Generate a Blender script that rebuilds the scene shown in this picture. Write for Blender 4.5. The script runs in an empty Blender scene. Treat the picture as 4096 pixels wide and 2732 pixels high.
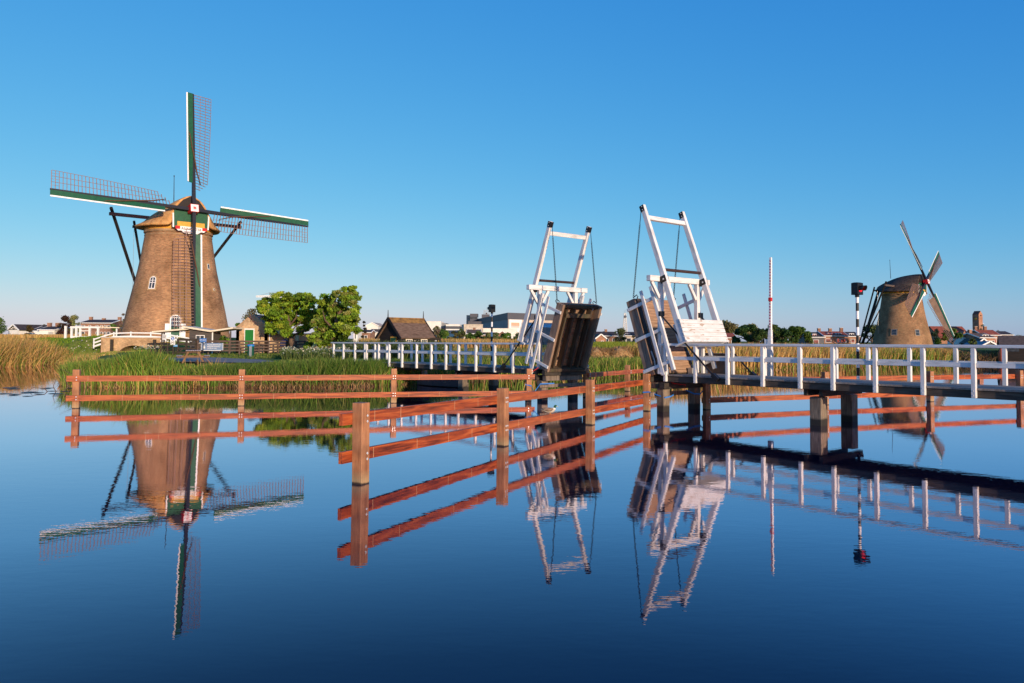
import bpy, bmesh, math, random
import numpy as np
from mathutils import Matrix, Vector
random.seed(7); rng = np.random.default_rng(7)
S = bpy.context.scene
COL = S.collection
R = math.radians

# ------------------------------------------------------------------ camera numbers
CAMZ = 2.8
FPX, PITCH, ROLL, CY = 3057.0, R(2.2346), R(.3688), 1239.3
_fw = np.array([0, math.cos(PITCH), math.sin(PITCH)])
_up = np.array([0, -math.sin(PITCH), math.cos(PITCH)])
_rt = np.array([1.0, 0, 0])
RT = math.cos(ROLL)*_rt + math.sin(ROLL)*_up
UP = -math.sin(ROLL)*_rt + math.cos(ROLL)*_up
def at(px, py, Y):
    """world point seen at photo pixel (px,py) at depth Y"""
    d = _fw + RT*(px-2048)/FPX - UP*(py-CY)/FPX
    p = np.array([0, 0, CAMZ]) + d*Y/d[1]
    return float(p[0]), float(p[1]), float(p[2])
def X_at(px, Y): return at(px, 1360, Y)[0]
def Z_at(px, py, Y): return at(px, py, Y)[2]

# ------------------------------------------------------------------ materials
def new_mat(name):
    m = bpy.data.materials.new(name); m.use_nodes = True
    nt = m.node_tree
    return m, nt, nt.nodes['Principled BSDF']
def N(nt, t, **kw):
    n = nt.nodes.new(t)
    for k, v in kw.items(): setattr(n, k, v)
    return n
def ramp(nt, stops):
    r = N(nt, 'ShaderNodeValToRGB')
    el = r.color_ramp.elements
    while len(el) < len(stops): el.new(.5)
    for e, (p, c) in zip(el, stops):
        e.position = p; e.color = (*c, 1)
    return r
def noise_mat(name, stops, scale=(1, 1, 1), nscale=4, vary=None, detail=6, rough=.75, distort=0, bump=0, coord='Object', spec=.3, second=None, metallic=0, bscale=None):
    """colour ramp over a stretched noise, optional second noise that mixes in another colour, optional bump"""
    m, nt, b = new_mat(name)
    tc = N(nt, 'ShaderNodeTexCoord'); mp = N(nt, 'ShaderNodeMapping')
    mp.inputs['Scale'].default_value = scale
    nt.links.new(tc.outputs[coord], mp.inputs['Vector'])
    # every object gets its own shift so repeats do not share a pattern
    oi = N(nt, 'ShaderNodeObjectInfo'); mul = N(nt, 'ShaderNodeMath', operation='MULTIPLY'); mul.inputs[1].default_value = 37.0
    nt.links.new(oi.outputs['Random'], mul.inputs[0])
    cmb = N(nt, 'ShaderNodeCombineXYZ')
    for k in range(3): nt.links.new(mul.outputs[0], cmb.inputs[k])
    add = N(nt, 'ShaderNodeVectorMath', operation='ADD')
    nt.links.new(mp.outputs[0], add.inputs[0]); nt.links.new(cmb.outputs[0], add.inputs[1])
    nz = N(nt, 'ShaderNodeTexNoise'); nz.inputs['Scale'].default_value = nscale
    nz.inputs['Detail'].default_value = detail; nz.inputs['Distortion'].default_value = distort
    nt.links.new(add.outputs[0], nz.inputs['Vector'])
    rp = ramp(nt, stops); nt.links.new(nz.outputs['Fac'], rp.inputs['Fac'])
    out = rp.outputs['Color']
    if second:
        col, sc2, lo, hi, strength = second
        n2 = N(nt, 'ShaderNodeTexNoise'); n2.inputs['Scale'].default_value = sc2; n2.inputs['Detail'].default_value = 5
        nt.links.new(add.outputs[0], n2.inputs['Vector'])
        mr = N(nt, 'ShaderNodeMapRange'); mr.inputs['From Min'].default_value = lo; mr.inputs['From Max'].default_value = hi
        mr.inputs['To Max'].default_value = strength
        nt.links.new(n2.outputs['Fac'], mr.inputs['Value'])
        mx = N(nt, 'ShaderNodeMix', data_type='RGBA')
        nt.links.new(mr.outputs[0], mx.inputs['Factor']); nt.links.new(out, mx.inputs[6]); mx.inputs[7].default_value = (*col, 1)
        out = mx.outputs[2]
    if vary:                                                            # each piece of timber has its own tone
        mv = N(nt, 'ShaderNodeMath', operation='MULTIPLY'); mv.inputs[1].default_value = vary[1]; nt.links.new(oi.outputs['Random'], mv.inputs[0])
        mx = N(nt, 'ShaderNodeMix', data_type='RGBA'); nt.links.new(mv.outputs[0], mx.inputs['Factor']); nt.links.new(out, mx.inputs[6]); mx.inputs[7].default_value = (*vary[0], 1)
        out = mx.outputs[2]
    nt.links.new(out, b.inputs['Base Color'])
    b.inputs['Roughness'].default_value = rough; b.inputs['Specular IOR Level'].default_value = spec
    b.inputs['Metallic'].default_value = metallic
    if bump:
        bp = N(nt, 'ShaderNodeBump'); bp.inputs['Strength'].default_value = bump; bp.inputs['Distance'].default_value = .02
        nt.links.new(nz.outputs['Fac'], bp.inputs['Height']); nt.links.new(bp.outputs[0], b.inputs['Normal'])
    return m
def plain(name, c, rough=.6, metallic=0, var=.12, ns=3):
    lo = tuple(x*(1-var) for x in c); hi = tuple(min(1, x*(1+var)) for x in c)
    return noise_mat(name, [(.35, lo), (.65, hi)], nscale=ns, rough=rough, metallic=metallic)

M = {}
M['rail_wood'] = noise_mat('red_hardwood', [(.28, (.07, .014, .007)), (.42, (.22, .040, .012)), (.52, (.34, .062, .015)), (.64, (.47, .115, .028)), (.78, (.24, .048, .018))],
                           scale=(.35, 5, 5), nscale=2.2, detail=7, distort=1.1, rough=.55, bump=.25, second=((.42, .20, .09), .9, .60, .78, .45), vary=((.36, .14, .065), .34))
M['post_wood'] = noise_mat('brown_hardwood_post', [(.3, (.17, .06, .022)), (.5, (.27, .105, .040)), (.7, (.34, .15, .062))], scale=(4, 4, .5), nscale=3, detail=6, rough=.65, bump=.2,
                           second=((.11, .045, .02), 1.6, .55, .72, .6))
M['white'] = noise_mat('white_paint', [(.28, (.50, .48, .45)), (.5, (.68, .67, .65)), (.8, (.74, .73, .72))], scale=(.7, 3, 3), nscale=3, detail=8, rough=.5, bump=.12, second=((.36, .31, .24), 2.6, .60, .78, .55))
M['white_peel'] = noise_mat('peeling_white_paint', [(.3, (.56, .54, .50)), (.6, (.68, .67, .65))], nscale=6, rough=.6, scale=(1, .35, 1.8), second=((.30, .19, .10), 6.5, .60, .65, .75))
M['white_clean'] = plain('clean_white', (.78, .77, .75), .5, var=.04)
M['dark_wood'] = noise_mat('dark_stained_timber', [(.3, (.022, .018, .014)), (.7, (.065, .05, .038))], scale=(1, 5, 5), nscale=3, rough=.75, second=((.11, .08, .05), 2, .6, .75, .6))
M['grey_wood'] = noise_mat('weathered_timber', [(.3, (.10, .072, .052)), (.55, (.20, .15, .115)), (.75, (.28, .22, .17))], scale=(4, 4, .6), nscale=3, rough=.8, bump=.2)
M['plank'] = noise_mat('deck_plank', [(.3, (.22, .125, .072)), (.55, (.34, .205, .125)), (.75, (.42, .27, .17))], scale=(6, .6, 6), nscale=3, rough=.75, bump=.15)
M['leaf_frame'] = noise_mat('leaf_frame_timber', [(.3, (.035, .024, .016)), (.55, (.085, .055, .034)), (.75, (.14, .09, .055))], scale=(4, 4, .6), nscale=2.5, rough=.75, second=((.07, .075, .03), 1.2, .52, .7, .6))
M['deck_top'] = noise_mat('walkway_planks', [(.3, (.20, .16, .13)), (.6, (.30, .25, .21))], scale=(7, .5, 1), nscale=2, rough=.85)
M['pile'] = None
M['streak'] = plain('pale_dried_streak', (.46, .26, .14), .8)
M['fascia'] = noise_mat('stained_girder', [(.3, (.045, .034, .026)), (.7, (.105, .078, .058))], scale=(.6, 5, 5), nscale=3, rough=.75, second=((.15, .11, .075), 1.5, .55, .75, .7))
M['edge_beam'] = noise_mat('weathered_edge_beam', [(.3, (.16, .10, .068)), (.55, (.27, .175, .12)), (.75, (.34, .24, .17))], scale=(4, 4, .6), nscale=3, rough=.8, bump=.2)
M['black_steel'] = plain('black_steel', (.012, .012, .014), .45)
M['steel'] = plain('galvanised_steel', (.42, .42, .42), .4, metallic=.6)
M['bolt'] = plain('bolt_head', (.62, .62, .62), .35, metallic=.3)
M['rust_steel'] = plain('brown_steel', (.05, .028, .022), .5)
M['green_paint'] = plain('dark_green_paint', (.012, .085, .040), .45)
M['teal_paint'] = plain('weathered_teal_paint', (.10, .26, .22), .5)
M['stock'] = plain('black_blue_stock', (.012, .013, .022), .5)
M['tar'] = plain('tarred_timber', (.017, .013, .012), .6)
M['grey_beam'] = plain('greyed_timber', (.10, .075, .065), .7)
M['lath'] = plain('sail_lath', (.22, .135, .11), .7)
M['lath_dark'] = plain('sail_lath_brown', (.16, .095, .06), .7)
M['yellow'] = plain('ochre_paint', (.62, .33, .045), .6)
M['red'] = plain('red_paint', (.52, .012, .015), .5)
M['rope'] = plain('brown_rope', (.10, .05, .03), .9)
M['cloth'] = noise_mat('sail_cloth', [(.3, (.13, .085, .065)), (.7, (.20, .135, .10))], nscale=1.2, rough=.9)
M['blue'] = plain('blue_strap', (.02, .16, .50), .6)
M['tarp'] = noise_mat('blue_tarpaulin', [(.3, (.01, .14, .42)), (.7, (.02, .25, .62))], nscale=3, rough=.4, bump=.4)
M['black'] = plain('black_paint', (.010, .010, .011), .35)
M['glass'] = noise_mat('window_glass', [(.4, (.02, .025, .03)), (.6, (.05, .06, .07))], nscale=1.5, rough=.08, spec=.6)
M['tile_red'] = noise_mat('red_roof_tile', [(.35, (.24, .055, .03)), (.65, (.36, .095, .05))], nscale=1.2, rough=.8)
M['tile_rust'] = noise_mat('mossy_red_tile', [(.3, (.26, .075, .04)), (.6, (.42, .14, .075)), (.75, (.48, .22, .13))], nscale=2.5, rough=.85, scale=(1, 1, 3))
M['tile_dark'] = noise_mat('dark_roof_tile', [(.35, (.040, .030, .028)), (.65, (.075, .056, .050))], nscale=1.5, rough=.8)
M['tile_brown'] = noise_mat('brown_pantile', [(.35, (.085, .055, .038)), (.65, (.16, .105, .075))], nscale=3, rough=.85)
M['render_white'] = plain('white_render', (.74, .70, .64), .8, var=.06, ns=.5)
M['render_beige'] = plain('beige_cladding', (.50, .40, .31), .8, var=.06, ns=.3)
M['clad_grey'] = plain('grey_cladding', (.20, .205, .22), .6, var=.05, ns=.2)
M['clad_dark'] = plain('dark_grey_cladding', (.085, .085, .10), .6, var=.05, ns=.2)
M['stone'] = noise_mat('pale_stone_cladding', [(.3, (.40, .34, .27)), (.7, (.56, .49, .40))], nscale=.8, rough=.85)
M['bark'] = noise_mat('bark', [(.3, (.07, .045, .03)), (.7, (.17, .11, .07))], scale=(3, 3, .7), nscale=5, rough=.9, bump=.4)
M['pale_bark'] = noise_mat('pale_bark', [(.3, (.16, .12, .085)), (.7, (.27, .21, .15))], scale=(3, 3, .7), nscale=5, rough=.9)
M['paving'] = noise_mat('grey_paving', [(.3, (.20, .17, .15)), (.7, (.30, .26, .23))], nscale=2, rough=.9)
M['straw'] = noise_mat('straw', [(.3, (.30, .17, .07)), (.7, (.48, .30, .13))], nscale=6, rough=.9)
M['duck_body'] = noise_mat('pale_grey_plumage', [(.3, (.44, .37, .29)), (.7, (.58, .50, .41))], nscale=14, rough=.85)
M['duck_wing'] = noise_mat('brown_wing', [(.3, (.13, .08, .055)), (.7, (.30, .21, .15))], nscale=18, rough=.85)
M['duck_head'] = plain('green_head', (.008, .075, .028), .3)
M['duck_brown'] = noise_mat('dark_brown_plumage', [(.3, (.035, .02, .013)), (.7, (.10, .055, .03))], nscale=14, rough=.85)
M['orange'] = plain('orange_leg', (.62, .22, .03), .6)
M['bill'] = plain('yellow_bill', (.62, .42, .08), .5)
M['sign_blue'] = plain('blue_sign', (.015, .13, .42), .5, var=.03)
M['sign_light_blue'] = plain('light_blue_sign', (.06, .34, .72), .5, var=.03)
M['sign_pale'] = noise_mat('slate_blue_sign', [(.3, (.10, .16, .29)), (.7, (.26, .34, .47))], nscale=1.2, rough=.5, scale=(.5, 1, 2))
M['sign_dark'] = plain('dark_notice', (.03, .03, .045), .5)
M['booth'] = noise_mat('grey_brown_boards', [(.3, (.060, .050, .046)), (.7, (.10, .085, .076))], scale=(.6, .6, 7), nscale=2, rough=.75)
M['cream'] = plain('cream_fascia', (.72, .62, .46), .6, var=.05)
M['fence_brown'] = noise_mat('brown_slat', [(.3, (.065, .042, .034)), (.7, (.13, .088, .070))], nscale=3, rough=.8)
M['table_wood'] = noise_mat('picnic_timber', [(.3, (.14, .075, .035)), (.7, (.24, .14, .075))], nscale=5, rough=.8)
M['table_top'] = noise_mat('weathered_slats', [(.3, (.22, .19, .20)), (.7, (.34, .30, .31))], nscale=5, rough=.7)
M['bin_green'] = plain('green_bin', (.010, .075, .045), .4)
M['door_green'] = noise_mat('green_boards', [(.35, (.010, .13, .022)), (.65, (.016, .20, .036))], scale=(9, 9, .4), nscale=2, rough=.5)
M['signal_glass'] = None
M['dark_boards'] = noise_mat('black_tarred_boards', [(.3, (.012, .010, .009)), (.7, (.030, .022, .018))], scale=(.5, .5, 8), nscale=2, rough=.8)
M['orange_tarp'] = plain('orange_cover', (.55, .11, .035), .6)

def wet_mat(name, stops, scale, lo, hi, wet, tint=None):
    """timber standing in water, with the dark band that the water line has stained"""
    m, nt, b = new_mat(name)
    tc = N(nt, 'ShaderNodeTexCoord'); mp = N(nt, 'ShaderNodeMapping'); mp.inputs['Scale'].default_value = scale
    oi = N(nt, 'ShaderNodeObjectInfo'); ml = N(nt, 'ShaderNodeMath', operation='MULTIPLY'); ml.inputs[1].default_value = 31; nt.links.new(oi.outputs['Random'], ml.inputs[0])
    cb = N(nt, 'ShaderNodeCombineXYZ'); nt.links.new(ml.outputs[0], cb.inputs[0]); nt.links.new(ml.outputs[0], cb.inputs[2]); nt.links.new(cb.outputs[0], mp.inputs['Location'])
    nt.links.new(tc.outputs['Object'], mp.inputs['Vector'])
    nz = N(nt, 'ShaderNodeTexNoise'); nz.inputs['Scale'].default_value = 3; nz.inputs['Detail'].default_value = 7; nz.inputs['Roughness'].default_value = .6
    nt.links.new(mp.outputs[0], nz.inputs['Vector'])
    rp = ramp(nt, stops); nt.links.new(nz.outputs['Fac'], rp.inputs['Fac'])
    n2 = N(nt, 'ShaderNodeTexNoise'); n2.inputs['Scale'].default_value = 2.2; n2.inputs['Detail'].default_value = 4; nt.links.new(tc.outputs['Object'], n2.inputs['Vector'])
    r2 = ramp(nt, [(.35, (.72, .70, .68)), (.6, (1.1, 1.08, 1.05))]); nt.links.new(n2.outputs['Fac'], r2.inputs['Fac'])
    mm = N(nt, 'ShaderNodeMix', data_type='RGBA', blend_type='MULTIPLY'); mm.inputs['Factor'].default_value = 1; nt.links.new(rp.outputs['Color'], mm.inputs[6]); nt.links.new(r2.outputs['Color'], mm.inputs[7])
    ge = N(nt, 'ShaderNodeNewGeometry'); sp = N(nt, 'ShaderNodeSeparateXYZ'); nt.links.new(ge.outputs['Position'], sp.inputs[0])
    ad = N(nt, 'ShaderNodeMath', operation='MULTIPLY_ADD'); ad.inputs[1].default_value = .10
    nt.links.new(n2.outputs['Fac'], ad.inputs[0]); nt.links.new(sp.outputs['Z'], ad.inputs[2])
    col = mm.outputs[2]
    if tint:
        m0 = N(nt, 'ShaderNodeMapRange'); m0.inputs['From Min'].default_value = lo+.05; m0.inputs['From Max'].default_value = hi+.22; nt.links.new(ad.outputs[0], m0.inputs['Value'])
        m0.inputs['To Min'].default_value = .45; m0.inputs['To Max'].default_value = 0
        mt = N(nt, 'ShaderNodeMix', data_type='RGBA'); nt.links.new(m0.outputs[0], mt.inputs['Factor']); nt.links.new(col, mt.inputs[6]); mt.inputs[7].default_value = (*tint, 1); col = mt.outputs[2]
    mr = N(nt, 'ShaderNodeMapRange'); mr.inputs['From Min'].default_value = lo; mr.inputs['From Max'].default_value = hi
    nt.links.new(ad.outputs[0], mr.inputs['Value'])
    mx = N(nt, 'ShaderNodeMix', data_type='RGBA'); nt.links.new(mr.outputs[0], mx.inputs['Factor'])
    mx.inputs[6].default_value = (*wet, 1); nt.links.new(col, mx.inputs[7])
    nt.links.new(mx.outputs[2], b.inputs['Base Color']); b.inputs['Roughness'].default_value = .72
    bp = N(nt, 'ShaderNodeBump'); bp.inputs['Strength'].default_value = .25; bp.inputs['Distance'].default_value = .02
    nt.links.new(nz.outputs['Fac'], bp.inputs['Height']); nt.links.new(bp.outputs[0], b.inputs['Normal'])
    return m
M['post_wood'] = wet_mat('brown_hardwood_post', [(.25, (.22, .085, .035)), (.45, (.34, .145, .062)), (.6, (.42, .195, .09)), (.78, (.30, .125, .055))], (5, 5, .55), .07, .10, (.030, .018, .012), (.34, .30, .16))
M['pile'] = wet_mat('water_stained_pile', [(.3, (.10, .072, .05)), (.55, (.21, .16, .115)), (.75, (.30, .235, .17))], (7, 7, .8), .24, .32, (.022, .017, .012))


def brick_mat(name, c1, c2, mortar, scale=1.0, mottled=((.2, .12, .06), .5), uv=True, dark=None, nsc=1.0):
    m, nt, b = new_mat(name)
    tc = N(nt, 'ShaderNodeTexCoord')
    br = N(nt, 'ShaderNodeTexBrick'); br.inputs['Scale'].default_value = scale
    br.inputs['Color1'].default_value = (*c1, 1); br.inputs['Color2'].default_value = (*c2, 1); br.inputs['Mortar'].default_value = (*mortar, 1)
    br.inputs['Mortar Size'].default_value = .012; br.inputs['Brick Width'].default_value = .25; br.inputs['Row Height'].default_value = .085
    br.inputs['Bias'].default_value = -.1
    if uv: nt.links.new(tc.outputs['UV'], br.inputs['Vector'])
    else:
        sx = N(nt, 'ShaderNodeSeparateXYZ'); nt.links.new(tc.outputs['Object'], sx.inputs[0])
        ad = N(nt, 'ShaderNodeMath', operation='ADD'); nt.links.new(sx.outputs['X'], ad.inputs[0]); nt.links.new(sx.outputs['Y'], ad.inputs[1])
        cx = N(nt, 'ShaderNodeCombineXYZ'); nt.links.new(ad.outputs[0], cx.inputs[0]); nt.links.new(sx.outputs['Z'], cx.inputs[1]); nt.links.new(cx.outputs[0], br.inputs['Vector'])
    n1 = N(nt, 'ShaderNodeTexNoise'); n1.inputs['Scale'].default_value = .35*nsc; n1.inputs['Detail'].default_value = 8; n1.inputs['Roughness'].default_value = .65
    nt.links.new(tc.outputs['Object'], n1.inputs['Vector'])
    r1 = ramp(nt, [(.30, (.50, .46, .43)), (.5, (.95, .93, .9)), (.70, (1.36, 1.31, 1.2))]); nt.links.new(n1.outputs['Fac'], r1.inputs['Fac'])
    mp = N(nt, 'ShaderNodeMapping'); mp.inputs['Scale'].default_value = (.8, .8, 5)
    nt.links.new(tc.outputs['Object'], mp.inputs['Vector'])
    n2 = N(nt, 'ShaderNodeTexNoise'); n2.inputs['Scale'].default_value = 2.6*nsc; n2.inputs['Detail'].default_value = 5
    nt.links.new(mp.outputs[0], n2.inputs['Vector'])
    r2 = ramp(nt, [(.3, (.55, .52, .5)), (.5, (1, 1, 1)), (.7, (1.3, 1.27, 1.2))]); nt.links.new(n2.outputs['Fac'], r2.inputs['Fac'])
    m1 = N(nt, 'ShaderNodeMix', data_type='RGBA', blend_type='MULTIPLY'); m1.inputs['Factor'].default_value = 1
    nt.links.new(br.outputs['Color'], m1.inputs[6]); nt.links.new(r1.outputs['Color'], m1.inputs[7])
    m2 = N(nt, 'ShaderNodeMix', data_type='RGBA', blend_type='MULTIPLY'); m2.inputs['Factor'].default_value = .8
    nt.links.new(m1.outputs[2], m2.inputs[6]); nt.links.new(r2.outputs['Color'], m2.inputs[7])
    n3 = N(nt, 'ShaderNodeTexNoise'); n3.inputs['Scale'].default_value = .28*nsc; n3.inputs['Detail'].default_value = 4
    mp3 = N(nt, 'ShaderNodeMapping'); mp3.inputs['Location'].default_value = (31, 7, 3); mp3.inputs['Scale'].default_value = (1.4, 1.4, .5)
    nt.links.new(tc.outputs['Object'], mp3.inputs['Vector']); nt.links.new(mp3.outputs[0], n3.inputs['Vector'])
    mr = N(nt, 'ShaderNodeMapRange'); mr.inputs['From Min'].default_value = .54; mr.inputs['From Max'].default_value = .72; mr.inputs['To Max'].default_value = mottled[1]
    nt.links.new(n3.outputs['Fac'], mr.inputs['Value'])
    m3 = N(nt, 'ShaderNodeMix', data_type='RGBA'); nt.links.new(mr.outputs[0], m3.inputs['Factor'])
    nt.links.new(m2.outputs[2], m3.inputs[6]); m3.inputs[7].default_value = (*mottled[0], 1)
    nt.links.new(m3.outputs[2], b.inputs['Base Color']); b.inputs['Roughness'].default_value = .88; b.inputs['Specular IOR Level'].default_value = .15
    bp = N(nt, 'ShaderNodeBump'); bp.inputs['Strength'].default_value = .35; bp.inputs['Distance'].default_value = .03
    nt.links.new(n2.outputs['Fac'], bp.inputs['Height']); nt.links.new(bp.outputs[0], b.inputs['Normal'])
    return m
M['tower_brick'] = brick_mat('mill_brick', (.36, .19, .095), (.24, .12, .058), (.40, .27, .165), mottled=((.17, .105, .04), .65))
M['tower_brick_tan'] = brick_mat('tan_mill_brick', (.30, .17, .092), (.23, .128, .070), (.31, .20, .12), mottled=((.17, .11, .05), .4))
M['shed_brick'] = brick_mat('yellow_brick', (.60, .40, .22), (.44, .25, .13), (.50, .40, .28), mottled=((.22, .12, .06), .4), uv=False, nsc=2.5)
M['arch_brick'] = brick_mat('arch_brick', (.58, .37, .19), (.46, .27, .13), (.52, .40, .27), mottled=((.26, .15, .07), .4), uv=False, nsc=2)
M['house_brick'] = brick_mat('house_brick', (.29, .135, .085), (.22, .095, .06), (.35, .25, .2), uv=False, mottled=((.2, .1, .07), .3))
M['church_brick'] = brick_mat('church_brick', (.40, .20, .125), (.34, .16, .10), (.36, .22, .16), uv=False, mottled=((.3, .15, .09), .3))
M['thatch'] = noise_mat('thatch', [(.3, (.38, .19, .065)), (.5, (.52, .275, .10)), (.7, (.62, .36, .14))], scale=(1, 1, 1), nscale=2.2, detail=8, rough=.95, bump=.6, second=((.20, .11, .05), .5, .52, .75, .5))
M['thatch_dark'] = noise_mat('old_thatch', [(.3, (.035, .024, .020)), (.5, (.06, .042, .034)), (.7, (.09, .066, .052))], nscale=2.2, detail=8, rough=.95, bump=.6)
M['house_roof'] = noise_mat('weathered_thatch_tiles', [(.3, (.085, .052, .035)), (.5, (.15, .095, .066)), (.7, (.20, .135, .10))], scale=(1, 1, 5), nscale=2.2, detail=8, rough=.95, bump=.5)
M['ridge_moss'] = noise_mat('yellow_moss_ridge', [(.3, (.12, .065, .03)), (.7, (.31, .17, .05))], nscale=2.0, rough=.95)

def attr_leaf_mat(name, rough=.6, trans=.25):
    m, nt, b = new_mat(name)
    a = N(nt, 'ShaderNodeAttribute'); a.attribute_name = 'tint'
    nt.links.new(a.outputs['Color'], b.inputs['Base Color']); b.inputs['Roughness'].default_value = rough; b.inputs['Specular IOR Level'].default_value = .2
    tr = N(nt, 'ShaderNodeBsdfTranslucent'); nt.links.new(a.outputs['Color'], tr.inputs['Color'])
    ms = N(nt, 'ShaderNodeMixShader'); ms.inputs[0].default_value = trans
    out = [n for n in nt.nodes if n.type == 'OUTPUT_MATERIAL'][0]
    nt.links.new(b.outputs[0], ms.inputs[1]); nt.links.new(tr.outputs[0], ms.inputs[2]); nt.links.new(ms.outputs[0], out.inputs['Surface'])
    return m
M['leaf'] = attr_leaf_mat('foliage')
M['blade'] = attr_leaf_mat('grass_blade', .7, .2)

def lamp_mat(name, c, strength):
    m, nt, b = new_mat(name)
    b.inputs['Base Color'].default_value = (*c, 1); b.inputs['Emission Color'].default_value = (*c, 1); b.inputs['Emission Strength'].default_value = strength
    b.inputs['Roughness'].default_value = .2
    return m
M['signal_glass'] = lamp_mat('red_signal_lens', (.75, .01, .015), .6)

# ------------------------------------------------------------------ mesh builder
class MB:
    def __init__(s): s.v = []; s.f = []; s.m = []; s.mats = []; s.uv = {}
    def mi(s, mat):
        if mat not in s.mats: s.mats.append(mat)
        return s.mats.index(mat)
    def add(s, vs, fs, mat):
        o = len(s.v); k = s.mi(mat)
        s.v += [tuple(map(float, p)) for p in vs]
        for f in fs: s.f.append(tuple(o+i for i in f)); s.m.append(k)
        return o
    def box(s, c, d, mat, mx=None):
        hx, hy, hz = d[0]/2, d[1]/2, d[2]/2
        vs = [Vector((x, y, z)) for z in (-hz, hz) for x, y in ((-hx, -hy), (hx, -hy), (hx, hy), (-hx, hy))]
        if mx is not None: vs = [mx @ q for q in vs]
        vs = [q+Vector(c) for q in vs]
        s.add(vs, [(0, 3, 2, 1), (4, 5, 6, 7), (0, 1, 5, 4), (1, 2, 6, 5), (2, 3, 7, 6), (3, 0, 4, 7)], mat)
    def bar(s, a, b, w, h, mat, up=(0, 0, 1), w2=None, h2=None):
        """box from a to b; w across, h along 'up'"""
        a, b = Vector(a), Vector(b); d = (b-a).normalized(); up = Vector(up)
        if abs(d.dot(up)) > .98: up = Vector((1, 0, 0)) if abs(d.x) < .9 else Vector((0, 1, 0))
        x = d.cross(up).normalized(); y = x.cross(d).normalized()
        w2 = w if w2 is None else w2; h2 = h if h2 is None else h2
        vs = [a+x*sx*w/2+y*sy*h/2 for sx, sy in ((-1, -1), (1, -1), (1, 1), (-1, 1))] + [b+x*sx*w2/2+y*sy*h2/2 for sx, sy in ((-1, -1), (1, -1), (1, 1), (-1, 1))]
        s.add(vs, [(0, 3, 2, 1), (4, 5, 6, 7), (0, 1, 5, 4), (1, 2, 6, 5), (2, 3, 7, 6), (3, 0, 4, 7)][::1], mat)
    def tube(s, pts, rad, mat, n=8, cap=True):
        pts = [Vector(p) for p in pts]; rad = rad if isinstance(rad, (list, tuple)) else [rad]*len(pts)
        vs = []; ref = Vector((0, 0, 1))
        for i, p in enumerate(pts):
            d = (pts[min(i+1, len(pts)-1)]-pts[max(i-1, 0)]).normalized()
            r0 = ref if abs(d.dot(ref)) < .95 else Vector((1, 0, 0))
            x = d.cross(r0).normalized(); y = x.cross(d).normalized()
            for k in range(n):
                t = 2*math.pi*k/n; vs.append(p+(x*math.cos(t)+y*math.sin(t))*rad[i])
        fs = [(i*n+k, i*n+(k+1) % n, (i+1)*n+(k+1) % n, (i+1)*n+k) for i in range(len(pts)-1) for k in range(n)]
        if cap: fs += [tuple(range(n))[::-1], tuple((len(pts)-1)*n+k for k in range(n))]
        s.add(vs, fs, mat)
    def lathe(s, prof, mat, n=32, c=(0, 0, 0), cap=True, a0=0):
        vs = [(c[0]+r*math.cos(2*math.pi*k/n+a0), c[1]+r*math.sin(2*math.pi*k/n+a0), c[2]+z) for r, z in prof for k in range(n)]
        fs = [(i*n+k, i*n+(k+1) % n, (i+1)*n+(k+1) % n, (i+1)*n+k) for i in range(len(prof)-1) for k in range(n)]
        if cap: fs += [tuple(range(n))[::-1], tuple((len(prof)-1)*n+k for k in range(n))]
        s.add(vs, fs, mat)
    def prism(s, poly, a, b, mat, axis='y'):
        """extrude 2-D polygon from a to b along an axis; poly in the other two coordinates"""
        def P(q, t):
            return (q[0], t, q[1]) if axis == 'y' else ((t, q[0], q[1]) if axis == 'x' else (q[0], q[1], t))
        n = len(poly); vs = [P(q, a) for q in poly]+[P(q, b) for q in poly]
        fs = [tuple(range(n)), tuple(range(2*n-1, n-1, -1))]+[(i, n+i, n+(i+1) % n, (i+1) % n) for i in range(n)]
        s.add(vs, fs, mat)
    def sheet(s, rows, mat, closed=False):
        n = len(rows[0]); vs = [p for r in rows for p in r]
        fs = [(i*n+k, i*n+(k+1) % n, (i+1)*n+(k+1) % n, (i+1)*n+k) for i in range(len(rows)-1) for k in range(n if closed else n-1)]
        s.add(vs, fs, mat)
    def build(s, name, parent=None, smooth=False, bevel=0, loc=None, rot=None, mat=None, fix=True):
        me = bpy.data.meshes.new(name); me.from_pydata(s.v, [], s.f)
        for m in s.mats: me.materials.append(m)
        for p, k in zip(me.polygons, s.m): p.material_index = k
        if fix:
            bm = bmesh.new(); bm.from_mesh(me); bmesh.ops.recalc_face_normals(bm, faces=bm.faces); bm.to_mesh(me); bm.free()
        if smooth: me.polygons.foreach_set('use_smooth', [True]*len(me.polygons))
        o = bpy.data.objects.new(name, me); COL.objects.link(o)
        if parent is not None: o.parent = parent
        if loc is not None: o.location = loc
        if rot is not None: o.rotation_euler = rot
        if bevel:
            md = o.modifiers.new('bevel', 'BEVEL'); md.width = bevel; md.segments = 1; md.limit_method = 'ANGLE'
        return o

def thing(name, label, cat, loc=(0, 0, 0), rz=0, group=None):
    o = bpy.data.objects.new(name, None); COL.objects.link(o); o.empty_display_size = .2
    o.location = loc; o.rotation_euler = (0, 0, rz)
    return tag(o, label, cat, group)
def tag(o, label=None, cat=None, group=None, kind=None):
    if label: o['label'] = label
    if cat: o['category'] = cat
    if group: o['group'] = group
    if kind: o['kind'] = kind
    return o
def part_label(o, label): o['label'] = label; return o

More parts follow.
